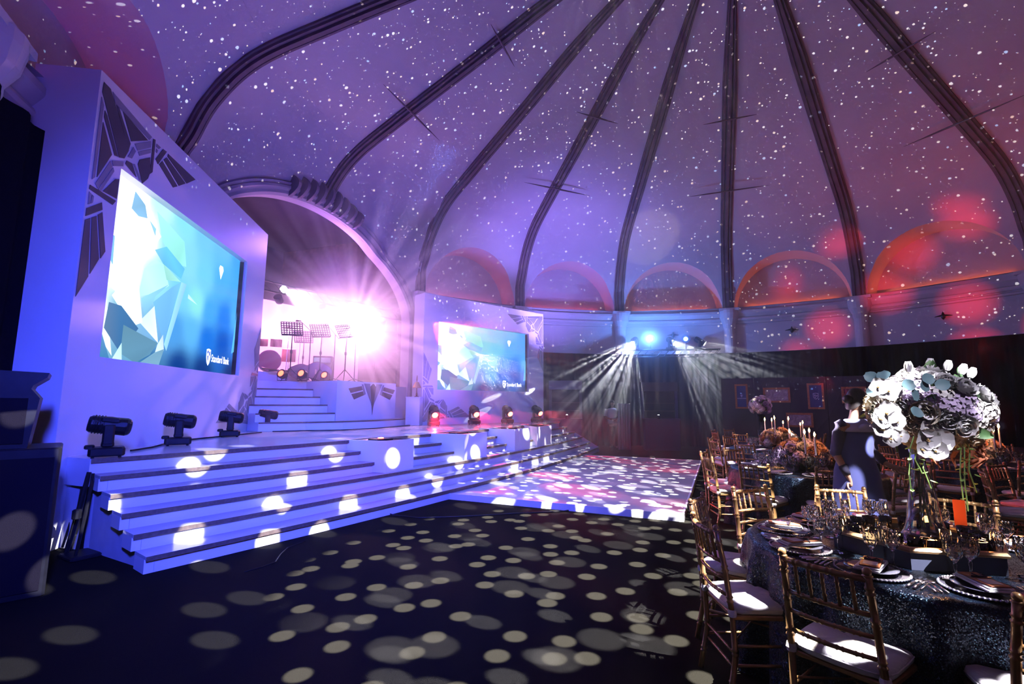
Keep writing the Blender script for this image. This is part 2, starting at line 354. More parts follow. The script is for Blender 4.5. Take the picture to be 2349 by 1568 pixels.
# a smooth profile through the same points
def smooth_prof():
    P = PR; out = []
    for i in range(len(P) - 1):
        p0 = P[max(i - 1, 0)]; p1 = P[i]; p2 = P[i + 1]; p3 = P[min(i + 2, len(P) - 1)]
        if i == 0: p0 = (1, P[0][1] - .05)
        for k in range(8):
            u = k / 8
            f = lambda a, b, c, d: .5 * (2 * b + (c - a) * u + (2 * a - 5 * b + 4 * c - d) * u * u + (3 * b - a - 3 * c + d) * u ** 3)
            out.append((min(1.0, f(p0[0], p1[0], p2[0], p3[0])) * RR, EYE + RR * f(p0[1], p1[1], p2[1], p3[1])))
    out.append((0.0, EYE + RR * P[-1][1])); return out
SP = smooth_prof()
def rad(z):
    if z <= SP[0][1]: return RR
    for (r0, z0), (r1, z1) in zip(SP, SP[1:]):
        if z <= z1: return r0 + (r1 - r0) * (z - z0) / (z1 - z0 + 1e-9)
    return 0.0
def ribang(i): return A6 + (i - 6) * STEP
def wp(a, r, z): return (CX + r * sin(a), CY + r * cos(a), z)
ZT = 8.45
Z0 = ZC + .02
PROS_W, PROS_Z, PROS_H = 3.78, 4.2, 2.68          # stage arch: half width, spring height, rise
ceil = MB()
# crown above the arches
zs = [ZT] + [z for r, z in SP if z > ZT]
ang = [ribang(0) + STEP * k / 8 for k in range(16 * 8)]
ceil.grid([[wp(a, rad(z), z) for a in ang] for z in zs], closed=True)
AR, AZ = 1.93, 5.45
def arc_pts(n):                    # (s, z) along the arch from its right foot over the top to its left foot
    out = [(AR, Z0)]
    for k in range(n + 1):
        t = pi * k / n; out.append((AR * cos(t), AZ + AR * sin(t)))
    out.append((-AR, Z0)); return out
def outer_pts(n, half, z0, zt, top_share=.5):
    """same count of points on the bay's outline, given as (angle, z)"""
    out = []; m = n
    for k in range(m + 1):
        t = k / m
        if t < .25: out.append((half, z0 + (zt - z0) * t / .25))
        elif t <= .75: out.append((half - 2 * half * (t - .25) / .5, zt))
        else: out.append((-half, zt - (zt - z0) * (t - .75) / .25))
    return out
def bay(mb, am, half, inner, z0, n_rings=7, wall_low=False):
    outer = outer_pts(len(inner) - 1, half, z0, ZT)
    rows = []
    for j in range(n_rings + 1):
        t = (j / n_rings)
        row = []
        for (s, z), (ao, zo) in zip(inner, outer):
            ai = math.asin(max(-1, min(1, s / rad(z))))
            a = ai + (ao - ai) * t; zz = z + (zo - z) * t
            row.append(wp(am + a, rad(zz), zz))
        rows.append(row)
    mb.grid(rows)
def dirs(am): return Vector((sin(am), cos(am), 0)), Vector((cos(am), -sin(am), 0))
def on(am, n, s, z):
    d, b = dirs(am); p = CEN + d * n + b * s; return (p.x, p.y, z)
for i in range(16):
    if i in (1, 2): continue
    bay(ceil, ribang(i) + STEP / 2, STEP / 2, arc_pts(24), Z0)
ap = [(PROS_W, 0), (PROS_W, PROS_Z * .5)] + [(PROS_W * cos(pi * k / 30), PROS_Z + PROS_H * sin(pi * k / 30)) for k in range(31)] + [(-PROS_W, PROS_Z * .5), (-PROS_W, 0)]
bay(ceil, ribang(2), STEP, ap, 0.0)
ceiling = struct(ceil.ob('ceiling', PLASTER, smooth=True))
# recesses: the barrel of each arch and its flat back
for i in range(16):
    if i in (1, 2): continue
    am = ribang(i) + STEP / 2; pts = arc_pts(24); NB = 11.75
    b = MB(); rows = [[on(am, (1 - t) * sqrt(max(rad(z) ** 2 - s * s, 1)) + t * NB, s, z) for s, z in pts] for t in (0, .5, 1)]
    b.grid(rows); b.ob('arch_soffit', PLASTER, ceiling, smooth=True)
    b = MB(); b.add([on(am, NB, s, z) for s, z in pts], [tuple(range(len(pts)))]); b.ob('lunette', PLASTER, ceiling)
    b = MB(); b.add([on(am, sqrt(RR ** 2 - AR ** 2) - .1, AR, AZ - .02), on(am, NB, AR, AZ - .02), on(am, NB, -AR, AZ - .02), on(am, sqrt(RR ** 2 - AR ** 2) - .1, -AR, AZ - .02)], [(0, 1, 2, 3)]); b.ob('unseen_sill', PLASTER, ceiling)  # unseen ledge added to block light at the recess foot
# ribs: a stepped, fluted band that follows the profile
RIBX = [(-.20, 0), (-.20, .05), (-.155, .05), (-.15, .10), (-.10, .10), (-.095, .07), (-.055, .07), (-.05, .13), (.05, .13), (.055, .07), (.095, .07), (.10, .10), (.15, .10), (.155, .05), (.20, .05), (.20, 0)]
for i in range(16):
    a = ribang(i); d, sd = dirs(a); z_start = 7.25 if i == 2 else ZC - .05
    path = [(RR, z) for z in ([z_start] if z_start < SP[0][1] else [])] + [(r, z) for r, z in SP if z >= z_start and r > .9]
    if i == 2: path = [(rad(7.2), 7.2)] + path
    rows = []
    for k, (r, z) in enumerate(path):
        r0, z0 = path[max(k - 1, 0)]; r1, z1 = path[min(k + 1, len(path) - 1)]
        t = Vector((r1 - r0, z1 - z0)).normalized() if k or len(path) > 1 else Vector((0, 1)); nrm = Vector((-t.y, t.x))  # inwards
        tp = max(.35, min(1, r / 4.5))
        rows.append([tuple(Vector(wp(a, r + nrm.x * h - .0, z + nrm.y * h)) + sd * (x * tp)) for x, h in RIBX])
    MB().grid(rows).ob('rib', RIBM, ceiling)
# crown ring where the ribs meet
ring = MB().lathe([(1.25, 0), (1.25, -.16), (1.0, -.22), (.85, -.1), (.3, -.06), (0.001, -.05)], 32, T(CX, CY, EYE + RR * .95), cap=False)
ring.ob('crown_ring', RIBM, ceiling, smooth=False)
# drum wall, cornice, parapet (open at the stage arch)
def ringwall(mb, pf, a0, a1, n):
    mb.grid([[wp(a0 + (a1 - a0) * k / n, r, z) for k in range(n + 1)] for r, z in pf])
drum = MB(); ringwall(drum, [(RR, 0), (RR, Z0 + .03)], ribang(3), ribang(17), 112); struct(drum.ob('wall_back', PLASTER, smooth=True))
cor = MB()
def cornprof(): 
    out = [(RR, 4.78), (RR - .06, 4.80), (RR - .06, 4.86), (RR - .10, 4.88)]
    for k in range(5): t = pi * k / 4; out.append((RR - .10 - .07 * sin(t), 4.90 + .07 * (1 - cos(t))))
    out += [(RR - .13, 5.06)]
    for k in range(6): t = pi / 2 * k / 5; out.append((RR - .13 - .10 * sin(t), 5.18 - .12 * (1 - sin(t)) + .0))
    out += [(RR - .24, 5.20), (RR - .24, ZC), (RR - .10, ZC + .02), (RR - .10, AZ), (RR + .1, AZ)]
    return out
ringwall(cor, cornprof(), ribang(3) - .02, ribang(17) + .02, 168); struct(cor.ob('trim_1', PLASTER, smooth=False))
for i in list(range(3, 13)) + [0, 1, 15]:
    a = ribang(i); c = MB()
    c.lathe([(.27, 0), (.27, .2), (.22, .28), (.21, 4.6), (.24, 4.7), (.24, 4.78), (.34, 4.98), (.36, 5.1), (.38, 5.2), (.38, ZC + .04)], 20, T(*wp(a, RR - .08, 0)))
    c.box(-.36, .36, -.3, .1, ZC + .0, ZC + .10, T(*wp(a, RR - .1, 0)) @ Rz(-a))
    struct(c.ob('column', PLASTER, smooth=False))
struct(MB().add([(-30, -30, 0), (40, -30, 0), (40, 45, 0), (-30, 45, 0)], [(0, 1, 2, 3)]).ob('floor', CARPET))
# thin dark spindles that lie across every second rib
for i in (2, 4, 6, 8, 10, 0):
    for z, hl in ((9.62, .62), (11.05, .42)):
        pass
def spindle(i, r, hl, lab):
    z = 0
    for (r0, z0), (r1, z1) in zip(SP, SP[1:]):
        if r1 <= r <= r0: z = z0 + (z1 - z0) * (r0 - r) / (r0 - r1 + 1e-9)
    a = ribang(i); d, sd = dirs(a); c = Vector(wp(a, r - .22, z - .14)); 
    pts = [c + sd * (hl * q) for q in (-1, -.55, -.1, .1, .55, 1)]
    o = MB().tube(pts, [.004, .02, .028, .028, .02, .004], 6).ob('ceiling_spindle', RIBM)
    tag(o, lab, 'ornament', 'thin spindles across the dome ribs')
ordn = {0: 'leftmost rib', 2: 'rib above the fan ornament', 4: 'second rib past the stage arch', 6: 'upright middle rib', 8: 'big curved right-edge rib'}
for i in (2, 4, 6, 8):
    spindle(i, 8.0, 1.3, 'long thin dark spindle lying across the ' + ordn[i]); spindle(i, 5.5, .75, 'short thin dark spindle lying across the top of the ' + ordn[i])

# stage arch moulding and the fan of fins on its crown
def pros_line(off, n=60):
    return [(PROS_W + off, 0), (PROS_W + off, PROS_Z * .5)] + [((PROS_W + off) * cos(pi * k / n), PROS_Z + (PROS_H + off) * sin(pi * k / n)) for k in range(n + 1)] + [(-PROS_W - off, PROS_Z * .5), (-PROS_W - off, 0)]
am = ribang(2)
def ondome(s, z, h): return on(am, sqrt(max(rad(z) ** 2 - s * s, 1)) - h, s, z)
rows = []
for off, h in ((0, -.25), (0, .08), (.06, .12), (.12, .09), (.14, .09), (.2, .13), (.26, .10), (.28, .06), (.34, .08), (.38, .0)):
    rows.append([ondome(s, z, h) for s, z in pros_line(off)])
pa = MB().grid(rows).ob('arch_trim', mat('arch_paint', (.42, .37, .43), .8, var=.06, vscale=2), smooth=False); struct(pa)
fan = thing('fan_ornament', 'row of fluted dark plaster fins crowning the stage arch', 'ornament', ondome(0, 7.0, 0))
inv = Matrix.Translation(-fan.location)
for k in range(9):
    q = (k - 4) * .30; base = Vector(ondome(q, PROS_Z + PROS_H * sqrt(1 - (q / PROS_W) ** 2) + .02, .10)); d, sd = dirs(am)
    H = .80 - .05 * abs(k - 4); N = 12
    # each fin: a tongue whose lower edge rolls outwards
    b = MB(); R1 = []
    for side, th in ((0, 0), (1, .05)):
        for j in range(N + 1): pass
    prof = []
    for j in range(N + 1):
        t = j / N; prof.append((.06 + .30 * sin(pi * min(t * 1.05, 1)) ** .8 * (1 if t < .5 else 1), H * t))
    P = [(-0.0, 0)] + prof + [(0, H)]
    V = []; 
    for sx in (-.045, .045):
        for h, zz in P: pass
        V += [tuple(base + sd * sx - d * h + Vector((0, 0, zz)) - sd * 0) for h, zz in P]
    n = len(P); F = [tuple(range(n)), tuple(range(2 * n - 1, n - 1, -1))] + [(i, n + i, n + (i + 1) % n, (i + 1) % n) for i in range(n)]
    b.add(V, F, inv); b.ob('fin', mat('fin_paint', (.20, .16, .22), .7, var=.1), fan)

ZFL = 2.14
# stage house behind the arch
def SH(n, s, z): p = CEN + AX * n + BX * s; return (p.x, p.y, z)
DARK = mat('black_stage_paint', (.035, .03, .05), .9, var=.2, vscale=3)
b = MB(); b.add([SH(10.9, -5, 7.6), SH(16.6, -5, 7.6), SH(16.6, 5.7, 7.6), SH(10.3, 5.7, 7.6)], [(0, 1, 2, 3)]); struct(b.ob('ceiling_stage', DARK))
b = MB(); b.add([SH(16.6, -5, 0), SH(16.6, -5, 7.6), SH(16.6, 5.7, 7.6), SH(16.6, 5.7, 0)], [(0, 1, 2, 3)]); struct(b.ob('wall_stage', DARK))
b = MB(); b.add([SH(10.1, -5, 0), SH(16.6, -5, 0), SH(16.6, -5, 7.6), SH(10.1, -5, 7.6)], [(0, 1, 2, 3)]); struct(b.ob('wall_left', DARK))
b = MB(); b.add([SH(9.6, 5.65, 0), SH(16.6, 5.65, 0), SH(16.6, 5.65, 5.3), SH(9.6, 5.65, 5.3), SH(16.6, 4.15, 5.3), SH(10.3, 4.15, 5.3), SH(16.6, 4.15, 7.6), SH(10.3, 4.15, 7.6)], [(0, 1, 2, 3), (3, 2, 4, 5), (5, 4, 6, 7)]); wr = struct(b.ob('wall_right', DWOOD))
for k in range(5):
    for j in range(4):
        n0 = 10.0 + k * 1.02; z0 = 2.2 + j * .72
        b = MB(); V = [SH(n0, 5.65, z0), SH(n0 + .94, 5.65, z0), SH(n0 + .94, 5.65, z0 + .64), SH(n0, 5.65, z0 + .64)] + [SH(n0, 5.60, z0), SH(n0 + .94, 5.60, z0), SH(n0 + .94, 5.60, z0 + .64), SH(n0, 5.60, z0 + .64)]
        b.add(V, [(3, 2, 1, 0), (4, 5, 6, 7), (0, 1, 5, 4), (1, 2, 6, 5), (2, 3, 7, 6), (3, 0, 4, 7)]); b.ob('panel', DWOOD, wr)
b = MB(); b.grid([[SH(13.7 + .03 * sin(s * 9), s, z) for s in [(-4.8 + 10.2 * k / 80) for k in range(81)]] for z in (ZFL, 4.8)]); tag(b.ob('backcloth', CYC, smooth=True), 'pale pink backcloth behind the band', 'backcloth')

# small wing shaped fittings on the drum wall
fit = None
for i, lab in ((5, 'small dark winged wall fitting above the far truss lamps'), (6, 'small dark winged wall fitting under the arched recess above the picture wall'), (7, 'small dark winged wall fitting in the red light patch at the upper right')):
    a = ribang(i) + STEP / 2; b = MB(); 
    b.tube([(-.22, 0, 0), (0, -.05, .02), (.22, 0, 0)], [.008, .035, .008], 6); b.lathe([(.01, -.12), (.05, -.06), (.06, 0), (.03, .08), (.005, .14)], 8, T(0, -.04, 0))
    o = b.ob('wall_fitting', BLACKM); o.location = wp(a, RR - .02, 4.42); o.rotation_euler = (0, 0, -a); tag(o, lab, 'wall fitting', 'winged fittings on the drum wall')
# ------------------------------------------------------------------ stage deck and its steps
ZD = .99; RI = .165
def circ(a, b, c):
    ax, ay = a; bx, by = b; cx_, cy_ = c
    d = 2 * (ax * (by - cy_) + bx * (cy_ - ay) + cx_ * (ay - by))
    ux = ((ax * ax + ay * ay) * (by - cy_) + (bx * bx + by * by) * (cy_ - ay) + (cx_ * cx_ + cy_ * cy_) * (ay - by)) / d
    uy = ((ax * ax + ay * ay) * (cx_ - bx) + (bx * bx + by * by) * (ax - cx_) + (cx_ * cx_ + cy_ * cy_) * (bx - ax)) / d
    return ux, uy, sqrt((ax - ux) ** 2 + (ay - uy) ** 2)
UX, UY, UR = circ((-4.63, 5.36), (-1.70, 9.80), (1.38, 16.1))
ta, tb = atan2(5.36 - UY, -4.63 - UX), atan2(16.9 - UY, 1.68 - UX)
def cut_t(off):                   # where the near end of a step at this offset falls
    f = off / 1.34; x, y = -4.63 + 1.18 * f, 5.36 - .64 * f
    return (atan2(y - UY, x - UX) - ta) / (tb - ta)
def edge(off, n=40, t0=0.0, t1=1.0):
    """stage front edge moved out by off; t 0..1 from the near end to the far end"""
    return [(UX + (UR + off) * cos(ta + (tb - ta) * (t0 + (t1 - t0) * k / n)), UY + (UR + off) * sin(ta + (tb - ta) * (t0 + (t1 - t0) * k / n))) for k in range(n + 1)]
stage = thing('stage', 'white stage with brown-edged steps along its whole curved front', 'stage', (0, 0, 0))
fr = edge(0)
deck = fr + [(1.4, 18.0), (.6, 18.9), (-3.6, 17.2), (-8.8, 14.8), (-9.4, 11.5), (-6.9, 11.2), (-5.9, 11.1), (-5.03, 5.52)]
MB().prism(deck, ZD - .30, ZD).ob('deck', GLOSS, stage)
MB().prism([(x + .03 * 0, y) for x, y in edge(-.1)] + [(1.3, 17.7), (.5, 18.6), (-3.6, 17.0), (-8.6, 14.6), (-9.2, 11.6), (-6.8, 11.3), (-5.86, 11.15), (-4.95, 5.75)], 0, ZD - .30).ob('under_frame', BLACK, stage)
MB().grid([[(x, y, z) for x, y in edge(.035)] for z in (ZD - .045, ZD + .002)]).ob('nosing', NOSE, stage)
MB().grid([[(x, y, z) for x, y in edge(o_)] for o_, z in ((.035, ZD + .002), (-.02, ZD + .002))]).ob('deck_lip', GLOSS, stage)
MB().grid([[(x, y, z) for x, y in edge(-.01)] for z in (ZD - RI, ZD - .03)]).ob('riser', WHITE, stage)
TR = .268
for k in range(1, 6):
    h = ZD - RI * k; o0 = TR * k; t0 = cut_t(o0)
    a_ = edge(o0 - TR - .04, 40, t0); c_ = edge(o0, 40, t0)
    sb = MB(); n = len(a_)
    V = [(x, y, h - .03) for x, y in a_] + [(x, y, h - .03) for x, y in c_] + [(x, y, h) for x, y in c_] + [(x, y, h) for x, y in a_]
    F = []
    for i in range(n - 1): F += [(n + i, n + i + 1, 2 * n + i + 1, 2 * n + i), (3 * n + i, 2 * n + i, 2 * n + i + 1, 3 * n + i + 1), (i, i + 1, n + i + 1, n + i)]
    F += [(0, n, 2 * n, 3 * n), (n - 1, 4 * n - 1, 3 * n - 1, 2 * n - 1)]
    st = sb.add(V, F).ob('step', GLOSS, stage)
    # vertical board below the tread, set back under the nosing
    r_ = edge(o0 - .035, 40, t0); q_ = edge(o0 - TR - .04, 40, t0); z0 = 0 if k == 5 else h - RI
    rb = MB(); rb.add([(x, y, z) for z in (z0, h - .03) for x, y in r_], [(i, i + 1, n + i + 1, n + i) for i in range(n - 1)])
    for e_ in (0, -1):
        rb.add([(*r_[e_], 0 if k == 5 else z0 - .0), (*q_[e_], 0 if k == 5 else z0), (*q_[e_], h - .03), (*r_[e_], h - .03)], [(0, 1, 2, 3)])
    rb.ob('riser', WHITE, st)
    nb = MB(); f1 = edge(o0 + .004, 40, t0); nb.add([(x, y, z) for z in (h - .046, h - .001) for x, y in f1], [(i, i + 1, n + i + 1, n + i) for i in range(n - 1)]); nb.ob('nosing', NOSE, st)
# side board that closes the near end of the steps
sd0 = edge(TR * 5 - .05, 40, -.04)[0]; e0 = edge(0, 40, 0)[0]
M_SIDE = mat('side_board', (.50, .50, .56), .5, var=.1)
b = MB(); ep = [edge(TR * k - .03, 40, cut_t(TR * k) + .006)[0] for k in range(0, 6)]
for k in range(1, 6):
    (x0, y0), (x1, y1) = ep[k - 1], ep[k]; b.add([(x0, y0, 0), (x1, y1, 0), (x1, y1, ZD - RI * k - .03), (x0, y0, ZD - RI * k - .03)], [(0, 1, 2, 3)])
V = [(*ep[0], 0), (*ep[0], ZD - .31), (-5.02, 5.55, 0), (-5.02, 5.55, ZD - .31)]; F = [(0, 2, 3, 1)]
b.add(V, F).ob('side_board', M_SIDE, stage)
# far end closing board
f0, f1 = edge(0)[-1], edge(TR * 5)[-1]
MB().add([(*f0, 0), (*f1, 0), (*f1, RI), (*f0, ZD - .05)], [(0, 1, 2, 3)]).ob('side_board', M_SIDE, stage)

# four open white boxes let into the upper steps (monitor wells)
wells = [((795, 1010), (888, 1007), (950, 1003), 1077), ((983, 995), (1066, 993), (1117, 988), 1046), ((1117, 981), (1181, 981), (1216, 978), 1018), ((1200, 974), (1232, 973), (1265, 971), 1000)]
wl = ['nearest white box sunk into the stage steps, lit red inside', 'second white box sunk into the stage steps', 'third white box sunk into the stage steps', 'farthest white box sunk into the stage steps']
def arc_param(p): return (atan2(p[1] - UY, p[0] - UX) - ta) / (tb - ta)
def ray_arc(px, off):             # sight line of px against the front curve moved out by off
    d = ray(px, 1000); k = d.x / d.y
    # x = k y ; (k y - UX)^2 + (y - UY)^2 = (UR + off)^2, the farther root lies on the stage front
    A_ = k * k + 1; B_ = -2 * (k * UX + UY); C_ = UX * UX + UY * UY - (UR + off) ** 2; D_ = sqrt(max(0, B_ * B_ - 4 * A_ * C_))
    ys = [y for y in ((-B_ - D_) / (2 * A_), (-B_ + D_) / (2 * A_)) if 4 < y < 19]; y = min(ys, key=lambda q: abs(q - 9)); return Vector((k * y, y))
for (bk, fl, frr, yb), lab in zip(wells, wl):
    oF = TR * 3 - .05
    bl, f_l, f_r = ray_arc(bk[0], -.02), ray_arc(fl[0], oF), ray_arc(frr[0], oF)
    br = bl + (f_r - f_l); poly = [tuple(bl), tuple(f_l), tuple(f_r), tuple(br)]
    zb = ZD - RI * 3 + .002
    w_ = thing('monitor_well', lab, 'box', (0, 0, 0), group='white boxes sunk into the stage steps')
    b = MB(); n = len(poly)
    b.add([(x, y, zb) for x, y in poly] + [(x, y, ZD + .012) for x, y in poly], [(i, (i + 1) % n, n + (i + 1) % n, n + i) for i in range(n)])
    cx_ = sum(p[0] for p in poly) / n; cy_ = sum(p[1] for p in poly) / n
    inn = [(cx_ + (x - cx_) * .93, cy_ + (y - cy_) * .93) for x, y in poly]
    b.add([(x, y, ZD + .012) for x, y in poly] + [(x, y, ZD + .012) for x, y in inn], [(i, (i + 1) % n, n + (i + 1) % n, n + i) for i in range(n)])
    b.ob('casing', WHITE, w_)
    b = MB(); b.add([(x, y, ZD + .012) for x, y in inn] + [(x, y, ZD - .0) for x, y in inn], [(i, (i + 1) % n, n + (i + 1) % n, n + i) for i in range(n)] + [tuple(range(n, 2 * n))]); b.ob('lining', BLACK, w_)
    b = MB(); b.cbox(.34, .26, .03, b=.02); o = b.ob('monitor_grille', BLACKM, w_); o.location = (cx_, cy_, ZD + .008); o.rotation_euler = (0, 0, .9)
    if lab.startswith('nearest'):
        b = MB(); b.lathe([(.05, 0), (.045, .01), (0.001, .012)], 14); o = b.ob('red_lamp', LENSR, w_); o.location = (cx_, cy_, ZD + .03)
    w_['z'] = 0

# ------------------------------------------------------------------ band platform, its stairs and the front podium
P1 = Vector((-4.2, 11.5)); E1 = Vector((.45, .893)); E2 = Vector((-.84, .54)); WW = Vector((-5.55, 10.45)); P2 = P1 + E1 * 2.12
ZP = 2.13; RS = (ZP - ZD) / 6
def q2(p, a=0, b=0): v = p + E1 * a + E2 * b; return (v.x, v.y)
band = thing('band_platform', 'white band platform with a flight of white stairs in the stage arch', 'platform', (0, 0, 0))
for k in range(1, 6):
    t = -.28 + .30 * (k - 1)
    if k == 1:
        cur = [q2(P1 + (P2 - P1) * (j / 6), 0, t - .12 * sin(pi * j / 6)) for j in range(7)]
        poly = [q2(WW, 0, t + .15), q2(WW + (P1 - WW) * .5, 0, t - .05)] + cur + [q2(P2, .28, t + .1), q2(P2, .4, .5), q2(P2, .4, 1.6), q2(WW, 0, 2.0)]
    else:
        poly = [q2(WW, 0, t), q2(P1, -.01, t), q2(P1, -.01, 1.7), q2(WW, 0, 2.0)]
    z = ZD + RS * k
    s_ = MB().prism(poly, z - RS, z).ob('step', WHITE, band)
    nn = poly[:2] if k > 1 else poly[:10]
    b = MB(); pts = [(x, y) for x, y in nn]
    for (x0, y0), (x1, y1) in zip(pts, pts[1:]):
        d = Vector((x1 - x0, y1 - y0)).normalized(); o_ = Vector((d.y, -d.x)) * .012
        b.prism([(x0 + o_.x, y0 + o_.y), (x1 + o_.x, y1 + o_.y), (x1, y1), (x0, y0)], z - .03, z + .002)
    b.ob('nosing', NOSE, s_)
t5 = -.28 + 1.5
MB().prism([q2(WW, 0, t5), q2(P1, 0, t5), q2(P1, 0, 1.3), q2(P2, 0, 1.3), SH(10.3, 3.6, 0)[:2], SH(10.4, 5.6, 0)[:2], SH(14, 5.6, 0)[:2], SH(14, -4.9, 0)[:2], SH(11.8, -4.9, 0)[:2], (-7.08, 10.51)], ZD + .01, ZP).ob('deck', WHITE, band)
# small side steps right of the podium
for k in range(1, 4):
    MB().prism([q2(P2, .005, .1 + .28 * k), q2(P2, .34, .1 + .28 * k), q2(P2, .34, 1.7), q2(P2, .005, 1.7)], ZD + RS * k, ZD + RS * (k + 1)).ob('step', WHITE, band)
pod = thing('podium', 'white box podium with a grey fan inlay in front of the band', 'podium', (0, 0, 0))
MB().prism([q2(P1), q2(P2), q2(P2, 0, 1.3), q2(P1, 0, 1.3)], ZD + RS + .003, ZP + .01).ob('casing', WHITE, pod)
# inlay on the podium front: u along the front from P1, v height
def podpt(u, v, w): p = P1 + E1 * u; nrm = Vector((E1.y, -E1.x)); p = p + nrm * w; return (p.x, p.y, v)
def inlay(parent, polys, mp, th=.008, nm='inlay'):
    for pl, mt in polys:
        n = len(pl); V = [mp(u, v, .001) for u, v in pl] + [mp(u, v, th) for u, v in pl]
        MB().add(V, [tuple(range(n - 1, -1, -1)), tuple(range(n, 2 * n))] + [(i, (i + 1) % n, n + (i + 1) % n, n + i) for i in range(n)]).ob(nm, mt, parent)
c0 = 1.22; zt = ZP - .0
inlay(pod, [([(c0 - .34, zt - .03), (c0 - .12, zt - .03), (c0 - .03, zt - .62), (c0 - .07, zt - .52)], MGREY), ([(c0 - .10, zt - .10), (c0 - .02, zt - .03), (c0 + .02, zt - .03), (c0 + .10, zt - .10), (c0, zt - .84)], DGREY),
            ([(c0 + .34, zt - .03), (c0 + .12, zt - .03), (c0 + .03, zt - .62), (c0 + .07, zt - .52)], MGREY),
            ([(c0 - .42, zt - .05), (c0 - .36, zt - .05), (c0 - .26, zt - .3), (c0 - .32, zt - .33)], MGREY), ([(c0 + .42, zt - .05), (c0 + .36, zt - .05), (c0 + .26, zt - .3), (c0 + .32, zt - .33)], MGREY),
            ([(c0 - .86, zt - .17), (c0 - .42, zt - .10), (c0 - .38, zt - .20), (c0 - .78, zt - .28)], DGREY), ([(c0 - .76, zt - .31), (c0 - .37, zt - .23), (c0 - .33, zt - .33), (c0 - .66, zt - .44)], DGREY),
            ([(c0 + .86, zt - .17), (c0 + .42, zt - .10), (c0 + .38, zt - .20), (c0 + .78, zt - .28)], DGREY), ([(c0 + .76, zt - .31), (c0 + .37, zt - .23), (c0 + .33, zt - .33), (c0 + .66, zt - .44)], DGREY)], podpt)

# ------------------------------------------------------------------ screen walls
class Frame:
    def __init__(s, o, u, n): s.o = Vector((*o, 0)); s.u = Vector((*u, 0)).normalized(); s.n = Vector((*n, 0)).normalized()
    def p(s, a, z, w=0): v = s.o + s.u * a + s.n * w; return (v.x, v.y, z)
    def uv(s, px, py):
        d = ray(px, py); 
        den = d.x * s.u.y - d.y * s.u.x
        t = ((s.o.x - CO.x) * s.u.y - (s.o.y - CO.y) * s.u.x) / den
        q = CO + d * t; return ((q - s.o).dot(s.u), q.z)
FL = Frame((-4.99, 5.31), (-.153, .988), (.988, .153)); FR = Frame((-2.55, 13.6), (.74, .67), (.67, -.74))
WL, HL, TLk = 5.79, 5.60, .70
def screen_wall(F, W, z0, H, su0, su1, sz0, sz1, th, name, lab):
    t = thing(name, lab, 'screen wall', (0, 0, 0))
    b = MB()
    A = [(0, z0), (W, z0), (W, H), (0, H)]; Bq = [(su0, sz0), (su1, sz0), (su1, sz1), (su0, sz1)]
    V = [F.p(u, z, 0) for u, z in A] + [F.p(u, z, 0) for u, z in Bq] + [F.p(u, z, -th) for u, z in A]
    b.add(V, [(0, 1, 5, 4), (1, 2, 6, 5), (2, 3, 7, 6), (3, 0, 4, 7), (0, 8, 9, 1), (1, 9, 10, 2), (2, 10, 11, 3), (3, 11, 8, 0), (8, 11, 10, 9)])
    b.ob('casing', WHITE, t)
    b = MB(); V = [F.p(u, z, 0) for u, z in Bq] + [F.p(u, z, -.16) for u, z in Bq]
    b.add(V, [(0, 1, 5, 4), (1, 2, 6, 5), (2, 3, 7, 6), (3, 0, 4, 7), (4, 5, 6, 7)]); b.ob('reveal', WHITE, t)
    b = MB(); b.add([F.p(su1 - .05, sz0 + .02, -.13), F.p(su1 - .05, sz0 + .02, -.05), F.p(su1 - .05, sz1 - .02, -.05), F.p(su1 - .05, sz1 - .02, -.13)], [(0, 1, 2, 3)])
    b.ob('screen_edge', BLACK, t)
    return t
LPW = screen_wall(FL, WL, 0.0, HL, .53, 4.72, 2.16, 4.61, TLk, 'screen_wall', 'tall white wall with the large near screen at the left')
ul0 = FR.uv(1003, 893); ul1 = FR.uv(1213, 765); ur = FR.uv(1246, 722); ut = FR.uv(970, 668)
RW = ur[0]; RH = (ur[1] + ut[1]) / 2
RPW = screen_wall(FR, RW, ZD, RH, ul0[0], ul1[0], 2.0, (ul1[1] + FR.uv(1003, 737)[1]) / 2, .55, 'screen_wall', 'white wall with the smaller far screen beyond the band podium')

# inlays of the near wall, read in its own plane
crop = lambda x, y: FL.uv(x / 2.614, 100 + y / 2.614)
DK = [
 [(622, 230), (660, 270), (700, 400), (770, 640), (742, 688), (712, 682), (612, 290)],
 [(695, 365), (712, 385), (780, 600), (768, 638)], [(735, 405), (885, 580), (785, 585)],
 [(627, 400), (640, 430), (705, 678), (685, 670), (622, 440)], [(616, 470), (668, 665), (578, 800)],
 [(690, 812), (712, 812), (697, 930), (614, 884)], [(537, 845), (692, 942), (672, 966), (532, 870)],
 [(608, 952), (611, 995), (510, 1032), (516, 985)], [(507, 1055), (538, 1045), (525, 1395), (450, 1515)],
 [(546, 1042), (576, 1032), (590, 1290), (535, 1380)], [(584, 1025), (611, 1010), (628, 1245), (599, 1287)],
 [(757, 700), (790, 718), (815, 800), (750, 720)], [(824, 722), (836, 695), (897, 682), (900, 765), (885, 808), (850, 838)],
 [(917, 570), (930, 576), (912, 770), (897, 780)], [(977, 632), (998, 648), (945, 722), (931, 692)],
 [(952, 724), (972, 704), (1062, 855), (1036, 862)], [(980, 697), (998, 682), (1110, 838), (1070, 852)], [(1006, 660), (1170, 815), (1117, 838), (1003, 678)]]
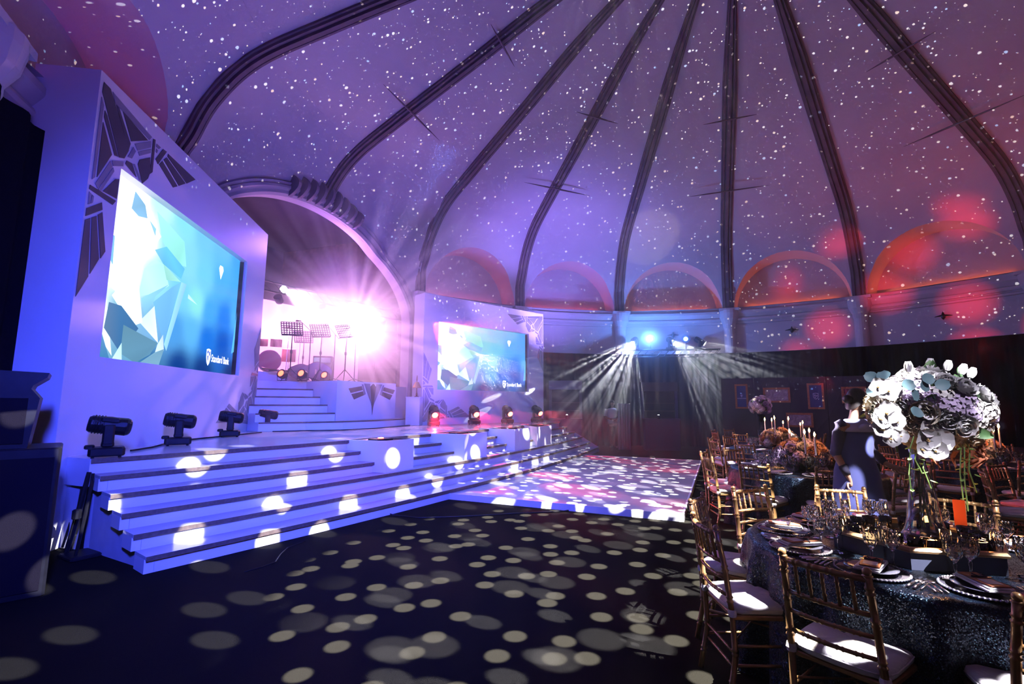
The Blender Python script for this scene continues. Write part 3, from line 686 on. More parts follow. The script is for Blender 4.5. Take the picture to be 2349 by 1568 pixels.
MD = [
 [(608, 318), (620, 370), (566, 800), (549, 812)], [(674, 287), (692, 310), (908, 560), (893, 577), (688, 355)],
 [(806, 600), (903, 585), (903, 622), (822, 640)], [(826, 648), (903, 632), (901, 655), (834, 672)], [(798, 620), (812, 645), (788, 688), (764, 678)],
 [(568, 838), (660, 702), (672, 735), (582, 866)], [(586, 872), (676, 742), (682, 765), (600, 886)], [(668, 700), (738, 706), (736, 735), (676, 733)],
 [(796, 720), (806, 722), (845, 822), (832, 818)], [(532, 885), (545, 900), (535, 960), (524, 962)], [(550, 905), (560, 914), (553, 952), (541, 957)],
 [(938, 600), (962, 622), (950, 632), (936, 618)], [(936, 630), (946, 640), (938, 656), (933, 650)]]
PAT = [([crop(*p) for p in q], DGREY) for q in DK] + [([crop(*p) for p in q], MGREY) for q in MD]
inlay(LPW, PAT, FL.p)
ZM = ZD + HL
GL = mat('pale_grey_inlay', (.34, .34, .36), .35, metal=.2, var=.15, vscale=4)
def turned(sc=1, W=WL, zlo=ZD, hi=HL): return [([(W - u * sc, zlo + (hi - v) * sc) for u, v in pl], GL) for pl, mt in PAT]
def fits(pl, W, z0, H, box):
    us = [p[0] for p in pl]; vs_ = [p[1] for p in pl]
    if min(us) < .01 or max(us) > W - .01 or min(vs_) < z0 + .01 or max(vs_) > H - .01: return False
    return not (max(us) > box[0] - .01 and min(us) < box[1] + .01 and max(vs_) > box[2] - .01 and min(vs_) < box[3] + .01)
sqz = .84
P_t = [(pl, mt) for pl, mt in turned(sqz) if fits(pl, WL, ZD, HL, (.53, 4.72, 2.16, 4.61))]
inlay(LPW, P_t, FL.p)
# far wall: the same figure mirrored into its top right and its lower left corner
scr = (ul0[0], ul1[0], 2.0, ul1[1]); sf = .74
P_r = [([(RW - u * sf, RH - (HL - v) * sf) for u, v in pl], mt) for pl, mt in PAT]
P_r += [([(u * sf, ZD + (HL - v) * sf) for u, v in pl], mt) for pl, mt in PAT]
inlay(RPW, [(pl, MGREY if mt is MGREY else GL) for pl, mt in P_r if fits(pl, RW, ZD, RH, scr)], FR.p)

# ------------------------------------------------------------------ the picture on both screens (a lit display)
def screen_mat():
    M = bpy.data.materials.new('lit_screen'); M.use_nodes = True; nt = M.node_tree; nt.nodes.clear()
    o = nd(nt, 'ShaderNodeOutputMaterial'); e = nd(nt, 'ShaderNodeEmission'); a = nd(nt, 'ShaderNodeVertexColor'); a.layer_name = 'Col'
    e.inputs[1].default_value = 1.0; nt.links.new(a.outputs[0], e.inputs[0]); nt.links.new(e.outputs[0], o.inputs[0]); return M
SCM = screen_mat()
LOGO = mat('screen_white', (1, 1, 1), .5, emis=(1, 1, 1), estr=1.6)
LOGOD = mat('screen_blue_mark', (.02, .1, .4), .5, emis=(.02, .10, .35), estr=1.0)
KEYS = [(0, 1, 1.4, 1.5, 1.6), (.12, 1, 1.5, 1.6, 1.6), (.28, 1, .55, 1.0, 1.1), (.45, 1, .26, .80, 1.0), (.62, 1, .18, .62, 1.0), (.8, 1, .14, .55, 1.0), (1, 1, .05, .40, 1.0),
        (0, .75, 1.5, 1.6, 1.6), (.2, .78, 1.6, 1.6, 1.6), (.36, .8, .32, .8, 1.0), (.5, .72, .26, .74, .9), (.65, .7, .18, .66, .95), (.82, .72, .08, .46, 1.0), (1, .7, .06, .42, 1.05),
        (0, .5, 1.0, 1.3, 1.5), (.12, .5, 1.5, 1.6, 1.6), (.3, .5, .32, .8, .95), (.47, .5, .20, .68, .95), (.6, .48, .28, .85, .85), (.72, .45, .06, .40, .95), (.88, .45, .01, .22, .90), (1, .48, .08, .46, 1.1),
        (0, .25, 1.0, 1.2, 1.4), (.12, .28, .25, .55, .75), (.3, .25, .22, .5, .85), (.45, .25, .08, .36, .85), (.58, .28, .12, .50, 1.0), (.72, .25, .01, .18, .80), (.88, .25, .005, .10, .60), (1, .25, .03, .20, .80),
        (0, 0, .2, .45, .7), (.15, 0, .16, .42, .65), (.3, 0, .04, .18, .42), (.5, 0, .005, .05, .28), (.7, 0, .003, .04, .24), (1, 0, .005, .03, .18)]
def scol(u, v):
    W = 0; c = [0, 0, 0]
    for ku, kv, r, g, b in KEYS:
        d = ((u - ku) * 1.7) ** 2 + (v - kv) ** 2 + .002; w_ = 1 / d ** 2; W += w_
        c[0] += r * w_; c[1] += g * w_; c[2] += b * w_
    return [x / W * 1.1 for x in c]
# facets: (polygon, colour at each corner or one colour)
FAC = [
 ([(.0, 1), (.16, 1), (.30, .80), (.22, .62), (.12, .35), (.0, .42)], (1.5, 1.55, 1.6)),
 ([(.13, .97), (.19, .93), (.21, .86), (.16, .84), (.12, .86)], (.06, .32, .62)), ([(.22, .86), (.265, .83), (.265, .78)], (.15, .5, .85)),
 ([(.26, .94), (.46, .86), (.49, .70), (.42, .68), (.31, .78)], (.30, .80, .72)), ([(.27, .70), (.34, .76), (.48, .68), (.46, .60), (.33, .64)], (.10, .45, .78)),
 ([(.0, .66), (.055, .66), (.06, .50), (.0, .60)], (.05, .33, .85)), ([(.28, .64), (.33, .64), (.38, .52), (.30, .44), (.20, .38), (.22, .56)], (.45, .88, .88)),
 ([(.33, .64), (.46, .58), (.36, .55)], (.32, .70, .62)), ([(.22, .38), (.38, .53), (.30, .42), (.25, .27)], (.22, .52, .75)),
 ([(.40, .52), (.46, .58), (.38, .14), (.29, .38)], (.15, .42, .78)), ([(.26, .30), (.30, .36), (.345, .14), (.22, .24)], (.75, .98, 1.05)),
 ([(.0, .44), (.045, .40), (.02, .34), (.0, .36)], (.12, .38, .70)), ([(.10, .40), (.20, .44), (.24, .24), (.18, .20), (.07, .34)], (.95, 1.15, 1.1)),
 ([(.0, .36), (.04, .36), (.10, .02), (.0, .16)], (.95, 1.1, 1.2)), ([(.06, .30), (.12, .30), (.22, .20), (.14, .04), (.05, .16)], (.02, .10, .28)),
 ([(.14, .20), (.34, .14), (.30, .06), (.22, .0), (.14, .04)], (.10, .24, .36)), ([(.34, .13), (.37, .20), (.385, .10), (.33, .08)], (.62, .78, .92)),
 ([(.24, .0), (.33, .08), (.385, .11), (.36, .0)], (.20, .40, .55)), ([(.10, .0), (.14, .10), (.15, .0)], (.55, .85, .95)), ([(.0, .14), (.04, .14), (.09, .0), (.0, .0)], (.03, .18, .42)),
 ([(.52, .52), (.60, .47), (.52, .49)], (.55, .95, .88)), ([(.46, .58), (.50, .58), (.40, .1), (.38, .14)], (.30, .62, .85)), ([(.97, .18), (1, .55), (1, .2)], (.12, .55, .98))]
def display(F, su0, su1, sz0, sz1, parent):
    w0 = -.13; U = su1 - su0 - .05; H_ = sz1 - sz0
    def P(u, v, w): return F.p(su0 + u * U, sz0 + v * H_, w)
    nx, ny = 44, 28; V = []; C = []; Fc = []
    for j in range(ny + 1):
        for i in range(nx + 1): V.append(P(i / nx, j / ny, w0)); C.append(scol(i / nx, j / ny))
    for j in range(ny):
        for i in range(nx): a = j * (nx + 1) + i; Fc.append((a, a + 1, a + nx + 2, a + nx + 1))
    for q, (pl, c) in enumerate(FAC):
        k = len(V); n = len(pl)
        for r_, (u, v) in enumerate(pl):
            V.append(P(u, v, w0 + .002 + q * .0006)); s_ = scol(u, v); f = 1.15 + .45 * ((r_ * 7 + q * 3) % 5) / 4; C.append([c[m2] * f * .85 + s_[m2] * .15 for m2 in range(3)])
        Fc.append(tuple(range(k, k + n)))
    b = MB(); b.v = V; b.f = Fc; me = bpy.data.meshes.new('display'); me.from_pydata(V, [], Fc); me.materials.append(SCM)
    ca = me.color_attributes.new('Col', 'FLOAT_COLOR', 'POINT'); 
    for i, c in enumerate(C): ca.data[i].color = (*c, 1)
    o = bpy.data.objects.new('display', me); COL.objects.link(o); o.parent = parent
    # cut gem at the upper right
    g = MB(); cu, cv, s = .79, .80, .034; asp = H_ / U
    gem = [(-1.0, .45), (-.62, 1.0), (.62, 1.0), (1.0, .45), (0, -1.15)]
    pl = [P(cu + x * s * asp * 1.15, cv + y * s * 1.5, w0 + .02) for x, y in gem]
    g.add(pl, [tuple(range(5))]); g.ob('gem_mark', LOGO, parent)
    # shield and the bank's name at the lower right
    g = MB(); sh = [(-1, 1), (0, 1.12), (1, 1), (1, -.1), (.6, -.8), (0, -1.15), (-.6, -.8), (-1, -.1)]
    g.add([P(.735 + x * .020 * 1.0, .115 + y * .042 * 1.35, w0 + .02) for x, y in sh], [tuple(range(8))]); sh_o = g.ob('shield_mark', LOGO, parent)
    g = MB()
    for qd in ([(-.7, .8), (-.1, .9), (-.1, .5), (-.7, .4)], [(.1, .7), (.7, .8), (.7, .1), (.1, .3)], [(-.65, .1), (-.1, .25), (-.1, -.6), (-.5, -.4)]):
        g.add([P(.735 + x * .020, .115 + y * .042 * 1.35, w0 + .023) for x, y in qd], [(0, 1, 2, 3)])
    g.ob('shield_field', LOGOD, parent)
    cu_ = bpy.data.curves.new('name_lettering', 'FONT'); cu_.body = 'Standard Bank'; cu_.size = 1.0; cu_.offset = .012
    to = bpy.data.objects.new('name_lettering', cu_); COL.objects.link(to); bpy.context.view_layer.update()
    me2 = bpy.data.meshes.new_from_object(to); bpy.data.objects.remove(to)
    xs = [v.co.x for v in me2.vertices]; ys = [v.co.y for v in me2.vertices]; wd = max(xs) - min(xs); x0 = min(xs)
    L = U * .185; 
    for v in me2.vertices: 
        a = v.co.x; h = v.co.y; v.co = Vector(F.p(su0 + .765 * U + (a - x0) / wd * L, sz0 + .085 * H_ + h * L / wd * 1.5, w0 + .02))
    me2.materials.clear(); me2.materials.append(LOGO)
    to = bpy.data.objects.new('name_lettering', me2); COL.objects.link(to); to.parent = parent
display(FL, .53, 4.72, 2.16, 4.61, LPW)
display(FR, scr[0], scr[1], 2.0, (ul1[1] + FR.uv(1003, 737)[1]) / 2, RPW)

# ------------------------------------------------------------------ white dance floor
dA, dB = Vector((-1.22, 8.43)), Vector((2.37, 6.87)); du = (dB - dA).normalized(); dv = Vector((-du.y, du.x)); DW = (dB - dA).length; DL = 6.95
dance = thing('dance_floor', 'glossy white dance floor against the foot of the stage steps', 'dance floor', (0, 0, 0))
for i in range(-1, 3):
    for j in range(6):
        a0, a1 = DW * i / 3, DW * (i + 1) / 3 - .004; b0, b1 = DL * j / 6, DL * (j + 1) / 6 - .004
        c = [dA + du * a + dv * b_ for a, b_ in ((a0, b0), (a1, b0), (a1, b1), (a0, b1))]
        tc_ = [arc_param(p) for p in c]
        # boards left of the lowest step are under it; keep only those that reach the open floor
        if all(sqrt((p.x - UX) ** 2 + (p.y - UY) ** 2) < UR + TR * 5 - .02 for p in c): continue
        if i == -1 and j == 0: continue
        MB().prism([(p.x, p.y) for p in c], .015, .095).ob('panel', GLOSS, dance)
for a0, a1, b0, b1 in ((0.0, DW + .03, -.02, .0), (DW, DW + .03, -.02, DL + .02), (-1.0, DW + .03, DL, DL + .02)):
    c = [dA + du * a + dv * b_ for a, b_ in ((a0, b0), (a1, b0), (a1, b1), (a0, b1))]
    MB().prism([(p.x, p.y) for p in c], .0, .10).ob('edge_strip', WHITE, dance)
# ------------------------------------------------------------------ drape round the hall
dr = MB(); DRR = 10.15; A0, A1 = R_(-21), R_(150); N = 760
dr.grid([[wp(A0 + (A1 - A0) * k / N, DRR + (.05 + .02 * sin(k * .37)) * sin(k * 2 * pi / 7.3 + .8 * sin(k * .11)) * sc_, z) for k in range(N + 1)] for z, sc_ in ((.01, 1.25), (1.8, 1.0), (3.50, .55), (3.56, .3))])
tag(dr.ob('drape', DRAPE, smooth=True), 'black pleated drape hung around the lower hall wall', 'drape')
dr = MB(); A2, A3 = R_(222), R_(270)
dr.grid([[wp(A2 + (A3 - A2) * k / 120, 10.72 + .05 * sin(k * .9), z) for k in range(121)] for z in (.01, 4.76)])
tag(dr.ob('drape', DRAPE, smooth=True), 'black drape hanging at the far left behind the speaker stack', 'drape')

# ------------------------------------------------------------------ moving head lamps
def make_head(name, lab, lens=None, tilt=0.0):
    t = thing(name, lab, 'stage light')
    b = MB(); b.cbox(.36, .30, .11, (0, 0, .06), .03); b.cbox(.10, .16, .05, (-.17, 0, .12), .02)
    for x in (-.13, .13):
        for y in (-.11, .11): b.lathe([(.018, 0), (.018, .02)], 8, T(x, y, -.012))
    b.ob('base', BLACK, t)
    b = MB(); b.cbox(.13, .30, .05, (0, 0, .15), .02)
    for s in (-1, 1): b.cbox(.12, .045, .24, (0, s * .135, .27), .02)
    b.ob('yoke', BLACK, t)
    b = MB(); q = T(0, 0, .38) @ Ry(tilt)
    b.lathe([(.05, -.215), (.085, -.21), (.105, -.18), (.108, -.05), (.112, 0), (.108, .05), (.112, .17), (.10, .20), (.085, .215)], 12, q @ Ry(pi / 2))
    for k in range(4): b.lathe([(.112, 0), (.117, .005), (.117, .012), (.112, .017)], 12, q @ Ry(pi / 2) @ T(0, 0, -.16 + k * .03))
    b.cbox(.20, .235, .06, (0, 0, .07), .02, q); h = b.ob('head', BLACK, t)
    b = MB(); b.lathe([(.082, .216), (.070, .222), (.04, .228), (.001, .230)], 16, q @ Ry(pi / 2)); b.ob('lens', lens or BLACKM, h, smooth=True)
    return t
hd = make_head('moving_head', 'nearest black moving head lamp on the stage edge', tilt=.14)
nm = ['second black moving head lamp along the stage edge', 'third black moving head lamp, before the pale inlays', 'fourth black moving head lamp, before the white stairs']
def off_line(F, px, w_):          # on the deck, w_ in front of a screen wall, on the sight line of px
    d = ray(px, 960); o = F.o + F.n * w_; s_ = (o.x * d.y - o.y * d.x) / (F.u.y * d.x - F.u.x * d.y); p_ = o + F.u * s_; return Vector((p_.x, p_.y, ZD + .012))
hd.location = off_line(FL, 253, .42); hd.rotation_euler = (0, 0, .70); hd.scale = (.9,) * 3; hd['group'] = 'dark moving heads on the near part of the stage'
for (px, py), l in zip(((410, 1012), (527, 997), (611, 991)), nm):
    dup(hd, off_line(FL, px + 3, .42), atan2(1174 - px, 1092) + random.uniform(-.04, .04), l)
hr = make_head('moving_head', 'leftmost of the four red-lit lamps below the far screen', LENSR, tilt=.5)
hr['group'] = 'red-lit moving heads below the far screen'
nm = ['second of the four red-lit lamps below the far screen', 'third of the four red-lit lamps below the far screen', 'rightmost of the four red-lit lamps below the far screen']
RPOS = [(995, 970), (1088, 969), (1164, 967), (1232, 965)]
for j, (px, py) in enumerate(RPOS):
    q = off_line(FR, px, .48); rz_ = -1.25 + .1 * j
    o = hr if j == 0 else dup(hr, q, rz_, nm[j - 1])
    o.location = q; o.rotation_euler = (0, 0, rz_)
    d = Vector((cos(rz_), sin(rz_), 0)); gobo(spot('beam_red', q + Vector((0, 0, .38)) + d * .27, q + d * 2.6 + Vector((.5 * (j > 1), 0, -.55)), (1, .03, .07), 1400, 40, .3, .02), 8, .25, .2, keep=.8, base=.1)
# truss behind the drape with three heads and two blue floods
tr = thing('lighting_truss', 'metal truss just behind the top of the far drape', 'truss', (0, 0, 0))
pa_, pb_ = dp(1425, 800, 19.0), dp(1650, 800, 18.5); pa_.z = pb_.z = 3.60
dd = (pb_ - pa_); ln = dd.length; dd.normalize(); sd_ = Vector((-dd.y, dd.x, 0)) * .15
for a_, z_ in ((-1, 0), (1, 0), (-1, .29), (1, .29)):
    MB().tube([pa_ + sd_ * a_ + Vector((0, 0, z_ - .15)), pb_ + sd_ * a_ + Vector((0, 0, z_ - .15))], .022, 8).ob('chord', BLACKM, tr)
b = MB(); n = 14
for k in range(n):
    u0 = pa_ + dd * (ln * k / n); u1 = pa_ + dd * (ln * (k + 1) / n)
    for s in (-1, 1): b.tube([u0 + sd_ * s + Vector((0, 0, -.15)), u1 + sd_ * s + Vector((0, 0, .14))], .01, 5)
b.ob('lattice', BLACKM, tr)['kind'] = 'stuff'
for p_ in (pa_, pb_): MB().box(-.14, .14, -.14, .14, 0, p_.z - .17, T(p_.x, p_.y, 0)).ob('tower', BLACKM, tr)
for j, (px, l) in enumerate(((1455, 'left'), (1540, 'middle'), (1605, 'right'))):
    q = dp(px, 782, 18.75); q.z -= .38
    lab = {'left': 'moving head on the far truss throwing the leftmost white fan of beams', 'middle': 'moving head on the far truss throwing the wide middle fan of beams', 'right': 'moving head on the far truss throwing the thin rightmost beams'}[l]
    o = make_head('moving_head', lab, LENSW, .6) if j == 0 else dup(o0, q, None, lab)
    if j == 0: o0 = o
    o.location = q; o.rotation_euler = (0, 0, (-2.2, -1.0, -.4)[j]); o['group'] = 'moving heads on the far truss'
    MB().tube([(0, 0, 0), (0, 0, -(q.z - 3.76))], .03, 8).ob('riser_pipe', BLACKM, o)
KIDS.clear()
for j, (px, lab) in enumerate(((1492, 'bright cyan-blue round flood lamp between the two white beam fans'), (1573, 'small blue round flood lamp beside the middle beam fan'))):
    q = dp(px, 777, 18.6); t = thing('flood_lamp', lab, 'stage light', q, 0, 'blue floods on the far truss')
    d = (CO - q).normalized(); Q = d.to_track_quat('Z', 'Y').to_matrix().to_4x4()
    MB().lathe([(.06, -.22), (.12, -.2), (.17, -.02), (.17, .03), (.15, .03)], 18, Q).ob('body', BLACK, t)
    MB().lathe([(.148, .01), (.08, .03), (.001, .035)], 18, Q, cap=False).ob('lens', LENSB if j else mat('lit_lens_cyan', (.3, .8, 1), .3, emis=(.35, .85, 1), estr=60), t)
    MB().tube([(0, 0, -.1), (0, 0, -(q.z - 3.76))], .02, 6).ob('clamp', BLACKM, t)

# ------------------------------------------------------------------ speaker stack at the left edge
SX, SY = -3.90, 4.22; RS_ = Rz(.74) 
sub = thing('subwoofer', 'large black subwoofer cabinet standing at the left edge', 'speaker', tuple(T(SX, SY, 0) @ RS_ @ Vector((-.5, .35, 0))), .74)
MB().cbox(1.0, .70, 1.22, (0, 0, .61), .02).ob('cabinet', BLACK, sub)
MB().box(-.46, .46, -.362, -.352, .06, 1.14).ob('grille', mat('speaker_grille', (.012, .010, .016), .8, bump=.6, bscale=400), sub)
MATS['speaker_grille'].node_tree.nodes['Principled BSDF'].inputs['Specular IOR Level'].default_value = .05
cu = bpy.data.curves.new('mark', 'FONT'); cu.body = '6'; cu.size = .085; cu.extrude = .001
to = bpy.data.objects.new('mark', cu); COL.objects.link(to); bpy.context.view_layer.update(); me = bpy.data.meshes.new_from_object(to); bpy.data.objects.remove(to)
to = bpy.data.objects.new('number_mark', me); me.materials.append(mat('mark_white', (.6, .6, .65), .6)); COL.objects.link(to); to.parent = sub; to.rotation_euler = (pi / 2, 0, 0); to.location = (-.02, -.366, 1.0)
top = thing('line_speaker', 'black flared speaker standing on top of the subwoofer', 'speaker', tuple(T(SX, SY, 1.222) @ RS_ @ Vector((-.55, .36, 0))), .74)
pr = [(.33, .0), (.37, .42), (.355, .44), (.31, .50), (.32, .53), (.40, .60), (.41, .64), (-.41, .67), (-.40, .62), (-.31, .53), (-.33, .0)]
b = MB(); b.prism([(x, z) for x, z in pr], -.3, .3, Rx(pi / 2)); b.ob('cabinet', BLACK, top)
MB().box(-.30, .30, -.312, -.302, .04, .42).ob('grille', MATS['speaker_grille'], top)
# folded stands leaning on the stage side and a flat black case on the floor
st = thing('folded_stand', 'folded black tripod stand leaning against the side of the stage', 'stand', (0, 0, 0))
for (x0, y0), (x1, y1), z1, r in (((150, 1272), (205, 1082), .90, .022), ((160, 1262), (196, 1080), .92, .016), ((172, 1280), (214, 1085), .88, .014), ((143, 1255), (190, 1100), .84, .012)):
    a_ = gp(x0, y0, .02); c_ = dp(x1, y1, a_.y + .12); MB().tube([a_, (a_ + c_) / 2 + Vector((.01, 0, 0)), c_], [r, r * 1.3, r], 8).ob('leg', BLACKM, st)
a_ = gp(172, 1180, .45); b = MB(); b.cbox(.07, .07, .10, tuple(a_ + Vector((0, .02, 0))), .015); b.ob('collar', BLACK, st)
o = MB().cbox(.34, .26, .045, (0, 0, .024), .02).ob('flat_case', BLACK); o.location = gp(182, 1278, 0); o.rotation_euler = (0, 0, -.5); tag(o, 'flat black case lying on the carpet by the folded stand', 'case')

# ------------------------------------------------------------------ bars and the picture wall
def bar(px0, px1, dep, yt, lab, body, light_top):
    a, c = dp(px0, 900, dep), dp(px1, 900, dep); W_ = c.x - a.x; zt_ = dp((px0 + px1) / 2, yt, dep).z
    t = thing('bar_counter', lab, 'bar', ((a.x + c.x) / 2, dep, 0), -.12); h = W_ / 2
    MB().box(-h, h, -.25, .25, 0, 1.05).ob('counter', body, t); MB().box(-h - .04, h + .04, -.30, .28, 1.05, 1.10).ob('counter_top', body, t)
    for s in (-1, 1): MB().box(s * h - .05, s * h + .05, .20, .30, 1.10, zt_).ob('post', body, t)
    MB().box(-h - .05, h + .05, .10, .32, zt_ - .32, zt_).ob('header', light_top, t)
    MB().box(-h + .05, h - .05, .26, .29, 1.10, zt_ - .32).ob('back_panel', BLACK, t)
    for k in range(2): MB().box(-h + .05, h - .05, .12, .27, 1.35 + .28 * k, 1.37 + .28 * k).ob('shelf', DWOOD, t)
bar(1262, 1332, 17.0, 872, 'dark framed bar counter left of the beams, with a small uplight', NAVY, mat('slate_board', (.16, .16, .24), .6, var=.1))
bar(1476, 1552, 17.2, 876, 'dark blue bar counter in the middle under the beams', mat('deep_blue_board', (.03, .035, .14), .5, var=.15), NAVY)
for px, py, dep, lab in ((1510, 927, 16.8, 'small bright uplight on the middle bar counter'), (1300, 921, 16.6, 'small bright uplight on the left bar counter')):
    q = dp(px, py, dep); t = thing('uplight', lab, 'light', (q.x, q.y, 1.105)); t.location.z = 1.10
    MB().lathe([(.05, 0), (.05, .1), (.035, .13)], 12).ob('body', BLACK, t); MB().lathe([(.033, .131), (.001, .14)], 12, cap=False).ob('lens', LENSW, t)
b = MB(); 
for k in range(1): 
    pc = dp(1431, 960, 17.0); rows = [[(pc.x - .22 + .44 * i / 24, pc.y + .04 * sin(i * 1.3), z) for i in range(25)] for z in (.02, 1.62)]; b.grid(rows)
tag(b.ob('curtain_panel', mat('pale_curtain', (.30, .30, .42), .8), smooth=True), 'narrow pale curtain beside the person in the white shirt', 'curtain')
FW = Frame(tuple(dp(1655, 900, 15.4))[:2], tuple((dp(2090, 900, 12.9) - dp(1655, 900, 15.4)))[:2], (-.5, -1)); 
FW.n = Vector((FW.u.y, -FW.u.x, 0))
Lw = (dp(2090, 900, 12.9) - dp(1655, 900, 15.4)).length
zt_ = FW.uv(1660, 868)[1]
pw = thing('picture_wall', 'dark slate display wall with framed pictures behind the tables', 'display wall', (0, 0, 0))
SLATE = mat('slate_wall', (.045, .05, .075), .7, var=.2, vscale=3)
nP = 5
for k in range(nP):
    a, c = Lw * k / nP, Lw * (k + 1) / nP - .012; b = MB(); V = [FW.p(u, z, w_) for w_ in (0, -.06) for u, z in ((a, 0.02), (c, 0.02), (c, zt_), (a, zt_))]
    b.add(V, [(0, 1, 2, 3), (7, 6, 5, 4), (0, 4, 5, 1), (1, 5, 6, 2), (2, 6, 7, 3), (3, 7, 4, 0)]); b.ob('panel', SLATE, pw)
def pic(x0, y0, x1, y1, lab, field, marks):
    u0, z1 = FW.uv(x0, y0); u1, z0 = FW.uv(x1, y1); t = thing('framed_picture', lab, 'picture', FW.p((u0 + u1) / 2, z0, .0), 0, 'framed pictures on the slate wall'); off = Vector(t.location)
    inv_ = Matrix.Translation(-off); e = .055
    b = MB(); O_ = [(u0, z0), (u1, z0), (u1, z1), (u0, z1)]; I_ = [(u0 + e, z0 + e), (u1 - e, z0 + e), (u1 - e, z1 - e), (u0 + e, z1 - e)]
    b.add([FW.p(u, z, .05) for u, z in O_] + [FW.p(u, z, .05) for u, z in I_] + [FW.p(u, z, .002) for u, z in O_] + [FW.p(u, z, .02) for u, z in I_], [(0, 1, 5, 4), (1, 2, 6, 5), (2, 3, 7, 6), (3, 0, 4, 7), (0, 8, 9, 1), (1, 9, 10, 2), (2, 10, 11, 3), (3, 11, 8, 0), (4, 5, 13, 12), (5, 6, 14, 13), (6, 7, 15, 14), (7, 4, 12, 15)], inv_)
    b.ob('frame', FRAMEW, t)
    MB().add([FW.p(u, z, .022) for u, z in I_], [(0, 1, 2, 3)], inv_).ob('picture_sheet', field, t)
    if marks:
        b = MB(); cu_, cv_ = (u0 + u1) / 2, (z0 + z1) / 2; w_, h_ = u1 - u0, z1 - z0
        for pl in marks: b.add([FW.p(cu_ + x * w_, cv_ + y * h_, .026) for x, y in pl], [tuple(range(len(pl)))], inv_)
        b.ob('printed_mark', mat('mark_pale', (.45, .5, .75), .6), t)
def ringpoly(pts, k=.72): 
    n = len(pts); return [[pts[i], pts[(i + 1) % n], (pts[(i + 1) % n][0] * k, pts[(i + 1) % n][1] * k), (pts[i][0] * k, pts[i][1] * k)] for i in range(n)]
SHL = [(-.17, .11), (0, .13), (.17, .11), (.17, -.03), (.09, -.10), (0, -.13), (-.09, -.10), (-.17, -.03)]
pic(1685, 881, 1718, 937, 'blue poster in an orange frame with a tiny gem over a line of lettering', BLUEP, [[(-.06, .08), (.06, .08), (.09, .04), (0, -.05), (-.09, .04)], [(-.36, -.07), (.36, -.07), (.36, -.095), (-.36, -.095)]])
pic(1750, 889, 1814, 923, 'wide pale sketch in an orange frame beside the blue posters', PAPER, None)
pic(1850, 879, 1893, 938, 'blue poster in an orange frame with a white shield outline', BLUEP, ringpoly(SHL, .78) + [[(-.1, .05), (.0, .07), (.0, .01), (-.1, -.01)], [(.02, .03), (.11, .05), (.11, -.01), (.02, -.02)], [(-.1, -.03), (.0, -.01), (.0, -.08), (-.06, -.06)]])
pic(1929, 887, 1990, 925, 'reddish picture in an orange frame behind the standing woman', mat('red_print', (.40, .12, .16), .6, var=.7, vscale=14), None)
pic(1803, 946, 1867, 980, 'pale sheet in an orange frame hung low below the shield poster', PAPER, None)

# ------------------------------------------------------------------ cables
tag(MB().tube([tuple(gp(*p, .008)) for p in ((872, 1172), (905, 1181), (960, 1187), (1060, 1184), (1180, 1177), (1290, 1172), (1316, 1168))], .009, 6).ob('floor_cable', BLACK), 'black cable running over the carpet from the steps to the dance floor', 'cable')
tag(MB().tube([tuple(gp(*p, .006)) for p in ((560, 1311), (600, 1300), (632, 1288), (644, 1270), (660, 1255), (700, 1240))], .005, 5).ob('floor_cable', BLACK), 'thin black cable curling out from under the near steps', 'cable')
tag(MB().tube([tuple(gp(*p, ZD + .012)) for p in ((625, 989), (700, 987), (780, 986), (860, 982), (935, 975), (985, 971))], .012, 6).ob('deck_cable', BLACK), 'black cable lying across the stage deck below the white stairs', 'cable')
tag(MB().tube([tuple(gp(*p, ZD + .012)) for p in ((300, 1033), (350, 1025), (395, 1013), (440, 1007), (500, 1001), (560, 995), (600, 991))], .012, 6).ob('deck_cable', BLACK), 'black cable linking the dark moving heads on the stage', 'cable')
# lamp on a pale pedestal
q = dp(950, 960, 13.5); pe = thing('pedestal', 'plain pale pedestal box beside the far screen wall', 'pedestal', (q.x, q.y, ZD), -.1)
MB().cbox(.40, .34, .76, (0, 0, .383), .008).ob('casing', WHITE, pe); MB().box(-.21, .21, -.18, .18, .765, .785).ob('cap', WHITE, pe)
lp = thing('table_lamp', 'gold table lamp with a cone shade on the pale pedestal', 'lamp', (q.x + .05, q.y, ZD + .786))
MB().lathe([(.07, 0), (.07, .015), (.02, .03), (.03, .08), (.015, .12), (.015, .30)], 14).ob('base', GOLD, lp); MB().lathe([(.13, .26), (.05, .42), (.048, .42), (.128, .26)], 16, cap=False).ob('lamp_shade', GOLD, lp); MB().lathe([(.012, .42), (.02, .5), (.015, .56), (.004, .62)], 10).ob('finial', GOLD, lp)

# ------------------------------------------------------------------ the band's gear
def music_stand(loc, rz, lab, mt, first=[None]):
    if first[0] is None:
        t = thing('music_stand', lab, 'music stand', loc, rz, 'music stands on the band platform'); b = MB(); D = T(0, 0, 1.18) @ Rx(.55)
        b.box(-.25, .25, -.006, .006, -.01, .012, D); b.box(-.25, .25, -.006, .006, .325, .34, D); b.box(-.25, .25, -.05, .0, -.015, -.005, D)
        for k in range(9): x = -.245 + .06125 * k; b.box(x - .012, x + .012, -.004, .004, 0, .33, D)
        for k in range(5): z = .04 + .06 * k; b.box(-.25, .25, -.004, .004, z, z + .022, D)
        b.ob('desk', mt, t)
        MB().tube([(0, 0, .28), (0, 0, .75), (0, .02, 1.25)], [.015, .015, .01], 8).ob('pole', mt, t)
        MB().lathe([(.03, .7), (.03, .78)], 8).ob('collar', mt, t)
        for k in range(3): a = k * 2 * pi / 3 + .4; MB().tube([(0, 0, .33), (.30 * cos(a), .30 * sin(a), .012)], .01, 6).ob('leg', mt, t)
        first[0] = t; return t
    return dup(first[0], loc, rz, lab)
